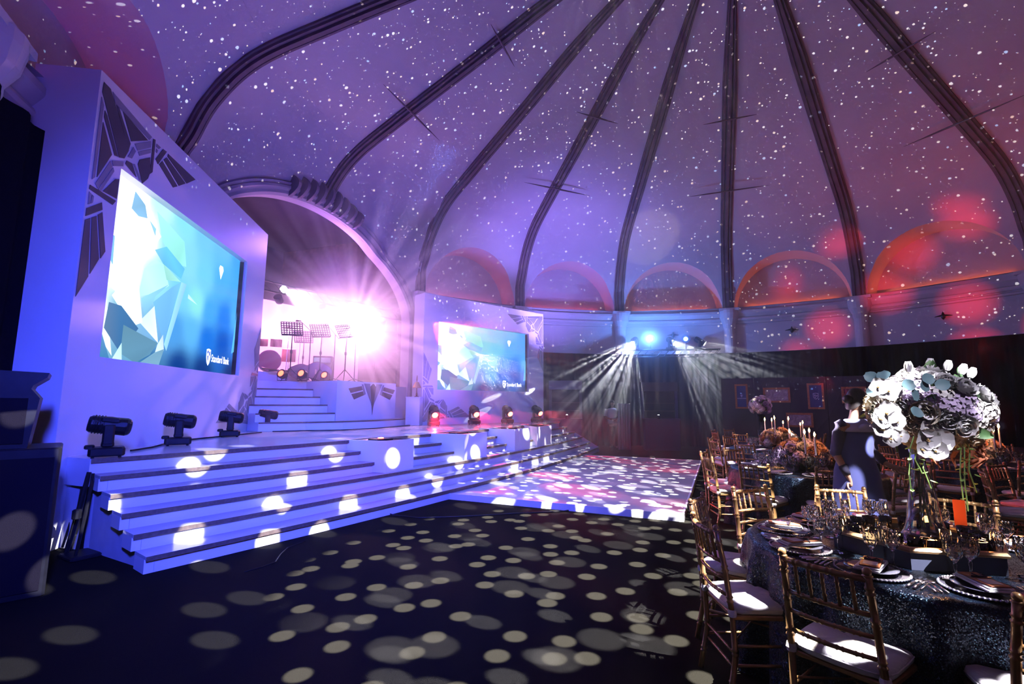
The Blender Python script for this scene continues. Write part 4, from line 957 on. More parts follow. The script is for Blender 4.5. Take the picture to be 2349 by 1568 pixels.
for (px, py, dep, rz_), lab in zip(((664, 0, 11.9, .25), (732, 0, 12.2, -.1), (790, 0, 12.3, -.5), (692, 0, 13.4, .2)), ('black perforated music stand before the kick drum', 'black perforated music stand before the lying double bass', 'black perforated music stand nearest the podium corner', 'pale-lit music stand standing farther back among the band gear')):
    q = dp(px, 870, dep); music_stand((q.x, q.y, ZP), rz_, lab, BLACKM)
def mic_stand(loc, ang, lab):
    t = thing('microphone_stand', lab, 'microphone stand', loc, 0, 'microphone stands on the band platform')
    MB().tube([(0, 0, 0.02), (0, 0, 1.25)], .012, 8).ob('pole', BLACKM, t)
    for k in range(3): a = k * 2 * pi / 3; MB().tube([(0, 0, .1), (.28 * cos(a), .28 * sin(a), .012)], .009, 6).ob('leg', BLACKM, t)
    e = Vector((cos(ang) * .45, sin(ang) * .45, 1.55)); MB().tube([(-cos(ang) * .2, -sin(ang) * .2, 1.12), (0, 0, 1.25), tuple(e)], .008, 6).ob('boom', BLACKM, t)
    M_ = Matrix.Translation(e) @ (Vector((cos(ang), sin(ang), .1))).to_track_quat('Z', 'Y').to_matrix().to_4x4(); b = MB(); b.lathe([(.012, -.02), (.016, .1), (.026, .12), (.028, .15), (.015, .18)], 10, M_); b.ob('microphone', BLACKM, t)
for (px, dep, an), lab in zip(((707, 11.8, 2.6), (764, 12.4, 2.4), (812, 12.6, 2.2)), ('tall microphone stand between the first two music stands', 'microphone stand between the double bass and the podium corner', 'microphone stand farthest along the platform front')):
    q = dp(px, 870, dep); mic_stand((q.x, q.y, ZP), an, lab)
# drum riser and kit
dq = dp(612, 850, 13.2); rz_ = .5
dris = MB().box(-1.3, 1.1, -.9, .9, 0, .30).ob('drum_riser', WHITE); dris.location = (dq.x - .3, dq.y + .4, ZP); dris.rotation_euler = (0, 0, rz_); tag(dris, 'low white riser under the drum kit', 'riser')
DR = thing('drum_kit', 'red drum kit on the low riser at the left of the band', 'drum kit', (dq.x + .05, dq.y, ZP + .30), rz_)
RED = mat('red_lacquer', (.45, .04, .05), .25, coat=.6); CHR = mat('chrome', (.8, .8, .82), .15, metal=1); SKIN = mat('drum_skin', (.7, .66, .66), .6); BRS = mat('brass', (.75, .5, .2), .25, metal=1)
b = MB(); b.lathe([(.29, -.22), (.30, -.2), (.30, .2), (.29, .22)], 24, T(0, 0, .31) @ Rx(pi / 2)); k_ = b.ob('kick_drum', RED, DR); MB().lathe([(.285, .222), (.001, .224)], 24, T(0, 0, .31) @ Rx(pi / 2), cap=False).ob('drum_head', mat('kick_skin', (.50, .09, .10), .5), k_)
for x, y, z, r, h in ((-.2, -.02, .72, .14, .2), (.14, -.02, .72, .15, .22), (.5, .35, .35, .19, .36), (-.45, .35, .58, .18, .14)):
    d_ = MB().lathe([(r, 0), (r, h)], 18, T(x, y, z) @ Rx(.15)).ob('drum', RED, DR); MB().lathe([(r * .98, h + .004), (.001, h + .006)], 18, T(x, y, z) @ Rx(.15), cap=False).ob('drum_head', SKIN, d_)
    if z < .6: MB().tube([(x, y, z), (x, y, 0.01)], .012, 6).ob('drum_stand', CHR, DR)
for x, y, z, r in ((-.6, .1, 1.2, .22), (.45, 0, 1.3, .24), (.8, .4, 1.15, .22), (-.75, .4, .95, .17)):
    c_ = MB().lathe([(r, -.02), (r * .3, .0), (.04, .02), (.001, .03)], 20, T(x, y, z) @ Rx(.25), cap=False).ob('cymbal', BRS, DR); MB().tube([(x, y, z), (x * .95, y + .05, 0.01)], .01, 6).ob('cymbal_stand', CHR, DR)
MB().lathe([(.16, .48), (.17, .52), (.15, .55)], 16, T(0, .75, 0)).ob('stool_seat', BLACK, DR); MB().tube([(0, .75, 0.01), (0, .75, .48)], .02, 8).ob('stool_post', CHR, DR)
# double bass lying on its side
q = dp(712, 850, 12.9); db = thing('double_bass', 'dark reddish double bass lying on its side on the platform', 'double bass', (q.x, q.y, ZP + .30), .35)
out = []
for k in range(40):
    a = 2 * pi * k / 40; x = cos(a); y = sin(a); wst = 1 - .30 * math.exp(-((x + .08) / .22) ** 2); out.append((x * .56, y * (.30 if x > 0 else .24) * wst))
VARN = mat('bass_varnish', (.16, .04, .03), .25, coat=.6, var=.3); b = MB(); b.prism(out, -.10, .10, Rx(pi / 2)); bd = bev(b.ob('body', VARN, db), .02); 
MB().tube([(-.54, 0, .0), (-1.05, 0, .05), (-1.18, 0, .07)], [.03, .022, .03], 8).ob('neck', VARN, db); MB().box(-1.0, .0, -.125, -.112, -.02, .02).ob('fingerboard', BLACK, db); MB().box(.12, .16, -.17, -.10, -.06, .06).ob('bridge', mat('pale_wood', (.5, .35, .2), .6), db)
q = dp(741, 850, 13.2); am_ = thing('amplifier', 'black bass amplifier behind the lying double bass', 'amplifier', (q.x, q.y, ZP), .2); MB().cbox(.5, .35, .75, (0, 0, .375), .02).ob('cabinet', BLACK, am_); MB().box(-.22, .22, -.182, -.176, .05, .52).ob('grille', MATS['speaker_grille'], am_); MB().box(-.22, .22, -.183, -.176, .56, .70).ob('control_panel', CHR, am_)
for (px, dep), lab in zip(((647, 11.6), (693, 11.5), (746, 12.2)), ('red-orange lit floor lamp at the left of the platform edge', 'red-orange lit floor lamp between two music stands', 'dim red floor lamp beside the amplifier')):
    q = dp(px, 868, dep); t = thing('floor_lamp', lab, 'stage light', (q.x, q.y, ZP), -.2, 'red lamps on the platform edge'); M_ = T(0, 0, .16) @ Rx(1.25)
    MB().lathe([(.07, -.12), (.11, -.05), (.11, .06), (.10, .06)], 16, M_).ob('body', BLACK, t); MB().lathe([(.10, .055), (.05, .065), (.001, .068)], 16, M_, cap=False).ob('lens', mat('lit_lens_orange', (1, .3, .1), .3, emis=(1, .10, .03), estr=6 if px < 740 else 2), t); MB().tube([(-.13, 0, .17), (-.13, 0, .01), (.13, 0, .01), (.13, 0, .17)], .01, 5).ob('bracket', BLACKM, t)
# truss over the band
q0, q1 = dp(598, 640, 11.9), dp(932, 722, 16.4); tb_ = thing('stage_truss', 'lighting bar hung over the band in the stage arch', 'truss', (0, 0, 0))
for dz in (0, -.25): MB().tube([tuple(q0 + Vector((0, 0, dz))), tuple(q1 + Vector((0, 0, dz)))], .025, 6).ob('chord', BLACKM, tb_)
b = MB()
for k in range(16): u = q0.lerp(q1, k / 16); v = q0.lerp(q1, (k + 1) / 16); b.tube([tuple(u), tuple(v + Vector((0, 0, -.25)))], .01, 4)
b.ob('lattice', BLACKM, tb_)['kind'] = 'stuff'
for k in (.1, .22, .36, .5, .64, .8):
    u = q0.lerp(q1, k) + Vector((0, 0, -.42)); t = thing('hanging_lamp', 'small dark lamp hanging from the bar over the band', 'stage light', tuple(u), 0, 'lamps on the bar over the band')
    MB().lathe([(.06, -.13), (.10, -.08), (.11, .10), (.1, .1)], 12, Rx(.9)).ob('body', BLACK, t); MB().lathe([(.1, .095), (.001, .1)], 12, Rx(.9), cap=False).ob('lens', BLACKM, t); MB().tube([(0, 0, 0), (0, 0, .2)], .012, 5).ob('clamp', BLACKM, t)
for (px, py, dep), lab, e in zip(((812, 745, 13.7), (652, 664, 12.7)), ('stage lamp at the heart of the white burst above the podium', 'stage lamp throwing a white beam at the upper left of the stage arch'), (60, 40)):
    q = dp(px, py, dep); t = thing('spotlight', lab, 'stage light', q); d = (Vector((.5, 2, 1.5)) - q).normalized(); Q = d.to_track_quat('Z', 'Y').to_matrix().to_4x4()
    MB().lathe([(.06, -.4), (.10, -.36), (.13, -.15), (.13, -.12)], 14, Q).ob('body', BLACK, t); MB().lathe([(.125, -.125), (.06, -.115), (.001, -.113)], 14, Q, cap=False).ob('lens', LENSW, t)
    MB().tube([(0, 0, 0) , (0, 0, .35 if px > 700 else .3)], .012, 5, T(-d.x * .25, -d.y * .25, 0)).ob('clamp', BLACKM, t)
# ------------------------------------------------------------------ chairs
def chair_proto():
    t = thing('bamboo_chair', '', 'chair', (0, 0, 0))
    def stick(pts, r, knots):
        """bamboo look: paired rings at the given fractions"""
        P = [Vector(p) for p in pts]; L = [0]
        for a, b in zip(P, P[1:]): L.append(L[-1] + (b - a).length)
        tot = L[-1]
        def at(u):
            d = u * tot
            for i in range(len(P) - 1):
                if d <= L[i + 1] or i == len(P) - 2: q = (d - L[i]) / (L[i + 1] - L[i]); return P[i].lerp(P[i + 1], q)
        us = {0: r, 1: r}
        for l in L[1:-1]: us[l / tot] = r
        for k in knots:
            e = .008 / tot; us[k - 2.2 * e] = r; us[k - 1.4 * e] = r * 1.28; us[k - .6 * e] = r * .95; us[k + .6 * e] = r * .95; us[k + 1.4 * e] = r * 1.28; us[k + 2.2 * e] = r
        ks = sorted(us); return [at(u) for u in ks], [us[u] for u in ks]
    for s in (-1, 1):
        p, r = stick([(s * .195, -.235, 0), (s * .19, -.185, .24), (s * .185, -.19, .46), (s * .178, -.215, .70), (s * .172, -.25, .90)], .0165, (.12, .30, .60, .78, .93))
        b = MB().tube(p, r, 8); b.ball((s * .172, -.252, .918), .019, 8, 5); b.lathe([(.014, 0), (.022, .006), (.014, .012)], 8, T(s * .172, -.25, .895)); b.ob('leg', GOLD, t, smooth=True)
        p, r = stick([(s * .20, .20, 0), (s * .195, .19, .45)], .0165, (.3, .62, .9)); MB().tube(p, r, 8).ob('leg', GOLD, t, smooth=True)
        for z, y in ((.30, 0), (.20, 0)):
            p, r = stick([(s * .19, -.19, z), (s * .197, .19, z)], .008, (.5,)); MB().tube(p, r, 6).ob('stretcher', GOLD, t, smooth=True)
    for y, z in ((.19, .27), (-.188, .26), (-.188, .18)):
        p, r = stick([(-.19, y, z), (.19, y, z)], .008, (.25, .5, .75)); MB().tube(p, r, 6).ob('stretcher', GOLD, t, smooth=True)
    MB().tube([(-.19, -.18, .33), (.19, .18, .36)], .006, 5).ob('cross_brace', GOLD, t); MB().tube([(.19, -.18, .33), (-.19, .18, .36)], .006, 5).ob('cross_brace', GOLD, t)
    def backp(z): 
        for (y0, z0), (y1, z1) in zip([(-.19, .46), (-.215, .70), (-.25, .90)], [(-.215, .70), (-.25, .90), (-.26, 1)]):
            if z <= z1: return y0 + (y1 - y0) * (z - z0) / (z1 - z0)
    for nm_, z, r0 in (('top_rail', .885, .0145), ('back_rail', .735, .011), ('back_rail', .645, .010), ('back_rail', .555, .010)):
        y = backp(z); p, r = stick([(-.176, y, z), (-.09, y - .018, z), (0, y - .024, z), (.09, y - .018, z), (.176, y, z)], r0, (.2, .4, .6, .8)); MB().tube(p, r, 7).ob(nm_, GOLD, t, smooth=True)
    for k in range(5):
        x = -.115 + .0575 * k; cy_ = -.022 * (1 - (x / .19) ** 2)
        p, r = stick([(x, backp(.735) + cy_, .735), (x, backp(.885) + cy_, .885)], .0085, (.33, .66)); MB().tube(p, r, 6).ob('spindle', GOLD, t, smooth=True)
    out = [(-.20, -.19), (.20, -.19), (.215, .12), (.19, .20), (.12, .215), (-.12, .215), (-.19, .20), (-.215, .12)]
    bev(MB().prism(out, .435, .462).ob('seat_frame', GOLD, t), .006, 1)
    # cushion: soft pad with a piped edge
    n = 28; rows = []
    def sup(a, ex=.42): return (abs(cos(a)) ** ex * (1 if cos(a) > 0 else -1), abs(sin(a)) ** ex * (1 if sin(a) > 0 else -1))
    for z, f in ((.463, .90), (.468, .985), (.482, 1.01), (.498, 1.0), (.508, .95), (.516, .80), (.521, .5), (.523, .2)):
        rows.append([(sup(2 * pi * k / n)[0] * .205 * f, .005 + sup(2 * pi * k / n)[1] * .205 * f, z + .003 * sin(5 * k)) for k in range(n)])
    b = MB().grid(rows, closed=True); m0 = len(b.v); b.v.append((0, .005, .5235)); b.f += [((len(rows) - 1) * n + k, (len(rows) - 1) * n + (k + 1) % n, m0) for k in range(n)]; b.f.append(tuple(range(n - 1, -1, -1)))
    cu_ = b.ob('cushion', CUSH, t, smooth=True)
    MB().tube([(sup(2 * pi * k / 24)[0] * .208, .005 + sup(2 * pi * k / 24)[1] * .208, .492) for k in range(25)], .0035, 4).ob('piping', CUSH, cu_)
    for s in (-1, 1): MB().lathe([(.021, -.018), (.025, 0), (.021, .018)], 8, T(s * .186, -.19, .47)).ob('cushion_tie', CUSH, t)
    return t
CH = chair_proto()
used = [False]
def chair(c, a_deg, lab, rad_=1.0, jit=0.04, grp=''):
    a = R_(a_deg) + random.uniform(-jit, jit) * .6; r = rad_ + random.uniform(-jit, jit) * .5
    loc = (c[0] + r * cos(a), c[1] + r * sin(a), 0); rz = a + pi / 2 + random.uniform(-jit, jit)
    if not used[0]:
        used[0] = True; CH.location = loc; CH.rotation_euler = (0, 0, rz); CH['label'] = lab; CH['group'] = grp
        return CH
    return dup(CH, loc, rz, lab, grp)

# ------------------------------------------------------------------ tables
TB = {1: (2.42, 3.0, .88), 2: (3.92, 6.55, .88), 3: (5.25, 9.5, .88), 4: (6.5, 12.35, .88), 6: (6.95, 7.3, .88), 7: (6.25, 4.65, .88), 8: (9.9, 9.6, .88)}
TN = {1: 'nearest table', 2: 'second table, by the standing woman', 3: 'third table, with the tall tapers', 4: 'farthest table, under the tall pale bouquet', 6: 'right-hand table with the salmon flowers', 7: 'table cut off by the right edge', 8: 'table in the dark right background'}
def table(i):
    cx_, cy_, r = TB[i]; t = thing('round_table', {1: 'big round table in the right foreground under navy sequins', 2: 'round navy-sequinned table by the standing woman', 3: 'round table with the tallest row of lit tapers', 4: 'farthest round table by the picture wall', 6: 'round table with the salmon flower mound at the right', 7: 'round table cut off by the right edge of the view', 8: 'dim round table in the dark right background'}[i], 'table', (cx_, cy_, 0), 0, 'round banquet tables')
    MB().lathe([(r - .02, .725), (r, .73), (r, .745), (r - .02, .75)], 48).ob('tabletop', DWOOD, t)
    for a in (45, 135, 225, 315): MB().tube([(.5 * cos(R_(a)), .5 * sin(R_(a)), 0), (.5 * cos(R_(a)), .5 * sin(R_(a)), .725)], .018, 8).ob('leg', BLACKM, t)
    n = 144 if i == 1 else 96; rows = []
    top_ = [(.0, .757), (.3, .757), (.6, .757), (r - .01, .757)]
    for q, z in top_[1:]: rows.append([(q * cos(2 * pi * k / n), q * sin(2 * pi * k / n), z) for k in range(n)])
    for z, amp in ((.750, .005), (.72, .014), (.64, .03), (.45, .05), (.2, .07), (.012, .085)):
        rows.append([((r + .012 + amp * .8 + amp * (sin(k * 2 * pi / n * 17 + i) * .6 + sin(k * 2 * pi / n * 29 + 2 * i) * .4)) * cos(2 * pi * k / n), (r + .012 + amp * .8 + amp * (sin(k * 2 * pi / n * 17 + i) * .6 + sin(k * 2 * pi / n * 29 + 2 * i) * .4)) * sin(2 * pi * k / n), z) for k in range(n)])
    b = MB().grid(rows[::-1], closed=True); m0 = len(b.v); b.v.append((0, 0, .757)); b.f += [((len(rows) - 1) * n + k, (len(rows) - 1) * n + (k + 1) % n, m0) for k in range(n)]
    o = b.ob('tablecloth', SEQ, smooth=True); o.location = (cx_, cy_, 0)
    tag(o, 'navy sequinned floor-length cloth on the ' + TN[i], 'tablecloth', 'navy sequinned tablecloths')
for i in TB: table(i)
ZTB = .758
CL = {1: {-108: 'white-cushioned chair cut off at the bottom right corner', -144: 'chair seen from behind in front of the nearest table, its cushion dotted with light', 180: 'chair at the left of the nearest table, cushion crossed by shadow bars', 144: 'chair just behind the leftmost front chair, its cushion half under the cloth', 108: 'chair with bluish back rails behind the left plates of the nearest table', 72: 'chair back in front of the standing woman behind the nearest table', 36: 'chair back with a round finial behind the orange card', 0: 'chair past the right side of the nearest table'},
      2: {-109: 'chair before the standing woman, at the front of the second table', -145: 'chair with gold-lit rails at the left front of the second table', 179: 'chair with red-lit top rail at the left end of the second table', 143: 'chair with violet top rail beyond the red-railed chair', 107: 'chair behind the glasses at the back of the second table', -73: 'chair with blue-lit rails beside the tall glass vase', -37: 'chair behind the vase neck at the right of the second table', 0: 'chair at the right side of the second table, past the woman', 35: 'chair hidden partly by the woman at the second table', 71: 'chair at the back of the second table behind its flowers'},
      3: {-145: 'chair at the left front of the third table', 179: 'chair with the pink-lit cushion at the left of the third table', 143: 'chair beyond the pink-lit one at the third table', 107: 'chair at the back left of the third table', -109: 'chair at the front of the third table, behind the second table', -73: 'front right chair of the third table', 71: 'rear chair of the third table', 35: 'rear right chair of the third table', -1: 'right side chair of the third table', -37: 'chair at the right front of the third table'},
      4: {-145: 'red-lit chair at the left front of the farthest table', 179: 'dark chair at the left end of the farthest table', 143: 'tall-looking chair at the far left by the dark drape', 107: 'back left chair of the farthest table', -109: 'front chair of the farthest table', -73: 'front right chair of the farthest table', -37: 'right front chair of the farthest table'},
      6: {-145: 'chair with its back to us left of the salmon flowers, cushion lit white', -109: 'chair with pale-lit spindles before the salmon flowers', -73: 'chair with bright gold post in front of the salmon flowers', 179: 'left side chair of the salmon-flower table', 143: 'back left chair of the salmon-flower table', 107: 'rear chair of the salmon-flower table', 71: 'rear right chair of the salmon-flower table', -37: 'right front chair of the salmon-flower table', -1: 'right side chair of the salmon-flower table'},
      7: {-172: 'chair with a gold-lit post at the left of the cut-off right table', 145: 'chair with violet cushion between the vase and the cut-off right table', 108: 'back chair of the cut-off right table', -145: 'front left chair of the cut-off right table, cushion half white'},
      8: {180: 'left chair of the dim background table', -144: 'left front chair of the dim background table', -108: 'front chair of the dim background table', -72: 'right front chair of the dim background table', 144: 'back left chair of the dim background table'}}
for i, d in CL.items():
    for a, l in d.items():
        chair(TB[i], a, l, {1: 1.0, 2: 1.03}.get(i, 1.04), .0 if i == 1 else .05, 'bamboo-style chairs at the ' + TN[i].split(',')[0])

# ------------------------------------------------------------------ glassware
def glass_mesh(rb, hb, hs, rf, nm_, lab, n=14):
    t = thing(nm_, lab, 'glass')
    MB().lathe([(rf, 0), (rf, .003), (rf * .5, .007), (.006, .012)], 16).ob('foot', GLASS, t, smooth=True)
    MB().lathe([(.006, .012), (.0045, hs * .5), (.008, hs * .8), (.006, hs * .9), (.012, hs)], 8).ob('stem', GLASS, t, smooth=False)
    # cut bowl: facets shifted half a step on every row
    V = []; F = []; P = [(.012, 0), (rb * .55, hb * .10), (rb * .86, hb * .28), (rb * .99, hb * .48), (rb * .99, hb * .66), (rb * .93, hb * .86), (rb * .90, hb)]
    for j, (r, z) in enumerate(P):
        for k in range(n): a = 2 * pi * (k + .5 * (j % 2)) / n; V.append((r * cos(a), r * sin(a), hs + z))
    for j in range(len(P) - 1):
        for k in range(n):
            a0 = j * n + k; a1 = j * n + (k + 1) % n; b0 = (j + 1) * n + k; b1 = (j + 1) * n + (k + 1) % n
            if j % 2 == 0: F += [(a0, a1, b0), (a1, b1, b0)]
            else: F += [(a0, b1, b0), (a0, a1, b1)]
    m0 = len(V); rr_ = [(rb * .90 - .0025, hb), (rb * .95 - .003, hb * .6), (rb * .8 - .003, hb * .28), (rb * .4, hb * .10)]
    for r, z in rr_:
        for k in range(n): a = 2 * pi * k / n; V.append((r * cos(a), r * sin(a), hs + z))
    for k in range(n): F.append((6 * n + k, 6 * n + (k + 1) % n, m0 + (k + 1) % n, m0 + k))
    for j in range(3):
        for k in range(n): F.append((m0 + j * n + k, m0 + j * n + (k + 1) % n, m0 + (j + 1) * n + (k + 1) % n, m0 + (j + 1) * n + k))
    F.append(tuple(m0 + 3 * n + k for k in range(n))); F.append(tuple(range(n - 1, -1, -1)))
    MB().add(V, F).ob('bowl', GLASS, t, smooth=False)
    return t
seat = {-108: 'by the plate at the bottom right', -144: 'beyond the chair seen from behind', 180: 'by the left front plate', 144: 'by the left back plate', 108: 'at the back left of the tray', 72: 'behind the tray, left of the vase', 36: 'right of the orange card', 0: 'at the far right of the tray', -72: 'at the bottom right edge of view', -36: 'at the right edge of view'}
def by_seat(what, i, s):          # names a place on a farther table by the chair that stands before it
    a = -109 + 36 * s
    for k, l in CL[i].items():
        if abs((k - a + 180) % 360 - 180) < 8:
            t = what + ' before the ' + l
            return t if len(t.replace('-', ' ').split()) <= 16 else None
GB = glass_mesh(.043, .10, .095, .036, 'wine_glass', 'big cut-crystal goblet ' + seat[-108]); GM = glass_mesh(.036, .085, .09, .033, 'wine_glass', ''); GF = glass_mesh(.026, .13, .085, .031, 'champagne_flute', '')
c1 = TB[1]; first = {0: True, 1: True, 2: True}
GPOS = {}
for a in (-108, -144, 180, 144, 108, 72, 36, 0, -72):
    for q, (G, r, da, nm_) in enumerate(((GB, .50, -7, 'biggest cut-crystal goblet'), (GM, .54, -16, 'medium cut-crystal goblet'), (GF, .42, -14, 'slim cut-crystal flute'))):
        aa = R_(a + 36 * .5 + da * 1.0 - 6) if a not in (180,) else R_(a + 14 + da)
        loc = (c1[0] + r * cos(aa), c1[1] + r * sin(aa), ZTB); lab = nm_ + ' on the nearest table, ' + seat[a]
        if first[q]: first[q] = False; G.location = loc; G['label'] = lab; G['group'] = 'crystal glasses on the nearest table'
        else: dup(G, loc, random.uniform(0, 3), lab, 'crystal glasses on the nearest table')
# farther tables: one plain copy of a goblet, still single things
src = glass_mesh(.042, .10, .09, .034, 'wine_glass', '', 8)
b = MB(); 
for c in [x for x in bpy.data.objects if x.parent is src]: b.add([v.co for v in c.data.vertices], [tuple(p.vertices) for p in c.data.polygons])
for c in [x for x in bpy.data.objects if x.parent is src]: bpy.data.objects.remove(c)
bpy.data.objects.remove(src)
G2 = b.ob('goblet', GLASS); G2['category'] = 'glass'; k0 = True
for i, cnt in ((2, 10), (3, 9), (4, 6), (6, 9), (7, 5)):
    for s in range(cnt):
        a0 = R_(-109 + 36 * s + 12)
        for q in range(3 if i < 4 or i == 6 else 2):
            r = (.52, .57, .46)[q]; a = a0 + (0, -.16, -.1)[q]; loc = (TB[i][0] + r * cos(a), TB[i][1] + r * sin(a), ZTB)
            if k0: g = G2; k0 = False
            else: g = G2.copy(); COL.objects.link(g)
            g.location = loc; g.rotation_euler = (0, 0, random.uniform(0, 3)); g.scale = ((1, 1, 1), (.85, .85, .92), (.65, .65, 1.1))[q]
            g['label'] = by_seat(('big goblet', 'small goblet', 'slim glass')[q], i, s) or 'one of the crystal glasses standing together on the ' + TN[i]; g['group'] = 'crystal glasses on the ' + TN[i].split(',')[0]

# ------------------------------------------------------------------ place settings of the nearest table
CHG = mat('charger_glass', (.10, .09, .12), .12, metal=.5, coat=.5); NAP = mat('white_napkin', (.68, .66, .74), .7, bump=.3, bscale=60); MENU = mat('terracotta_card', (.36, .11, .05), .55, var=.2); LABELM = mat('menu_label', (.7, .66, .72), .6); RIBB = mat('dark_ribbon', (.02, .015, .03), .35); STEEL = mat('flatware', (.55, .45, .45), .18, metal=1)
def fork():
    b = MB(); b.tube([(0, -.10, .006), (0, -.03, .010), (0, .03, .006)], [.0055, .004, .003], 6); b.box(-.010, .010, .03, .045, .004, .007)
    for k in range(4): b.box(-.010 + .0055 * k, -.007 + .0055 * k, .045, .09, .004, .0065)
    return b
def knife():
    b = MB(); b.tube([(0, -.11, .007), (0, -.06, .008), (0, .0, .006)], [.0075, .007, .005], 7); b.prism([(-.006, 0), (.006, 0), (.008, .09), (.002, .115), (-.006, .10)], .004, .007); return b
def spoon():
    b = MB(); b.tube([(0, -.10, .006), (0, .0, .009), (0, .045, .005)], [.0055, .003, .003], 6); b.ball((0, .065, .006), .017, 10, 5, .25, Matrix.Identity(4)); return b
seatP = {-108: 'at the bottom right corner', -144: 'beyond the chair seen from behind', 180: 'at the left front of the table', 144: 'at the left back of the table', 108: 'behind the left glasses', 72: 'behind the tray left of the vase', 36: 'behind the orange card', 0: 'past the right of the tray'}
pf = {}
def place(key, maker, loc, rz, lab, grp):
    if key not in pf: o = maker(); pf[key] = o; o.location = loc; o.rotation_euler = (0, 0, rz); o['label'] = lab; o['group'] = grp; return o
    return dup(pf[key], loc, rz, lab, grp)
def mk_charger():
    t = thing('charger_plate', '', 'plate'); MB().lathe([(.09, 0), (.15, .006), (.158, .010), (.158, .013), (.148, .010), (.09, .005), (.001, .005)], 40, cap=False).ob('dish', CHG, t, smooth=True)
    b = MB(); [b.ball((.160 * cos(2 * pi * k / 56), .160 * sin(2 * pi * k / 56), .013), .0065, 6, 4) for k in range(56)]; o = b.ob('beaded_rim', mat('bead_glass', (.55, .5, .62), .1, metal=.6), t); o['kind'] = 'stuff'; return t
def mk_side():
    t = thing('dinner_plate', '', 'plate'); MB().lathe([(.06, 0), (.10, .010), (.118, .014), (.118, .016), (.10, .013), (.06, .004), (.001, .004)], 32, cap=False).ob('dish', mat('dark_glaze', (.05, .05, .08), .15, coat=.5), t, smooth=True); return t
def mk_nap():
    t = thing('napkin', '', 'napkin'); b = MB(); b.cbox(.11, .23, .010, (0, 0, .005), .004); b.ob('lower_fold', NAP, t); b = MB(); b.cbox(.10, .215, .007, (.004, 0, .0135), .003); b.ob('upper_fold', NAP, t); return t
def mk_menu():
    t = thing('menu_card', '', 'menu'); MB().cbox(.085, .19, .006, (0, 0, .003), .002).ob('card', MENU, t); MB().box(-.03, .03, -.07, -.005, .0062, .007).ob('paper_label', LABELM, t)
    b = MB(); b.box(-.052, .052, .012, .026, .0065, .008); b.tube([(0, .02, .01), (.02, .035, .016), (.035, .03, .010), (0, .02, .01), (-.02, .04, .016), (-.032, .026, .010), (0, .02, .01)], .003, 5); b.ob('ribbon', RIBB, t); return t
G_ = ' on the nearest table'
for a, sn in seatP.items():
    aa = R_(a); r = .68; px_, py_ = c1[0] + r * cos(aa), c1[1] + r * sin(aa); rz = aa + pi / 2
    place('charger', mk_charger, (px_, py_, ZTB), rz, 'beaded glass charger plate ' + sn, 'beaded chargers' + G_)
    place('dinner', mk_side, (px_, py_, ZTB + .0145), rz, 'dark plate stacked on the charger ' + sn, 'dark plates' + G_)
    place('nap', mk_nap, (px_, py_, ZTB + .032), rz + .12, 'folded white napkin on the plate ' + sn, 'napkins' + G_)
    place('menu', mk_menu, (px_ + .004, py_, ZTB + .050), rz + .2, 'terracotta menu card with dark ribbon on the plate ' + sn, 'menu cards' + G_)
    t_ = Vector((cos(rz), sin(rz), 0)); 
    for k in range(3):
        for s, key, mk, nm_ in ((-1, 'fork', fork, 'fork'), (1, 'knife' if k < 2 else 'spoon', knife if k < 2 else spoon, 'knife' if k < 2 else 'spoon')):
            p_ = Vector((px_, py_, ZTB)) + t_ * (s * (.178 + .024 * k)); 
            pos = ('inner', 'middle', 'outer')[k]
            if key not in pf: o = mk().ob(nm_, STEEL, smooth=True); pf[key] = o
            else: o = pf[key].copy(); COL.objects.link(o)
            o.location = p_; o.rotation_euler = (0, 0, rz); tag(o, pos + ' ' + nm_ + ' beside the plate ' + sn, nm_, 'flatware' + G_)
# farther tables: charger with a napkin
for i in (2, 3, 6, 7):
    for s in range(10):
        a = R_(-109 + 36 * s); o = pf['charger']; r = .68; l = (TB[i][0] + r * cos(a), TB[i][1] + r * sin(a), ZTB)
        dup(o, l, a, by_seat('beaded charger plate', i, s) or 'beaded glass charger, one of the ring on the ' + TN[i], 'chargers on the ' + TN[i].split(',')[0]); dup(pf['nap'], (l[0], l[1], ZTB + .0145), a + pi / 2, by_seat('folded pale napkin', i, s) or 'folded pale napkin, one of the ring on the ' + TN[i], 'napkins on the ' + TN[i].split(',')[0])

# ------------------------------------------------------------------ flowers
CREAM = mat('cream_petal', (.80, .70, .56), .65, var=.12, vscale=9); WPET = mat('white_petal', (.84, .82, .84), .6, var=.06, vscale=9); PEACH = mat('peach_petal', (.80, .45, .30), .65, var=.15, vscale=9); LILAC = mat('lilac_petal', (.62, .50, .74), .65, var=.15, vscale=9); LEAF = mat('leaf_green', (.07, .15, .06), .5, var=.4, vscale=9); BLUEL = mat('eucalyptus_leaf', (.16, .28, .32), .5, var=.2); YEL = mat('orchid_throat', (.80, .55, .25), .6); STEMG = mat('stem_green', (.15, .26, .07), .6); HYD = mat('hydrangea_petal', (.80, .77, .76), .7, var=.1, vscale=30); AMAR = mat('amaranth', (.38, .12, .06), .8, var=.4, vscale=40)
def petal_grid(b, w_, h_, cup, M_, nu=4, nv=4, pt=1.0):
    rows = []
    for j in range(nv + 1):
        v = j / nv; ww = w_ * sin(pi * min(.98, .12 + .80 * v)) ** .8 * (1 if v < .9 else pt)
        rows.append([(ww * (2 * i / nu - 1), h_ * v, cup * ((2 * i / nu - 1) ** 2 * .5 + v * v) * h_) for i in range(nu + 1)])
    b.grid(rows, M_)
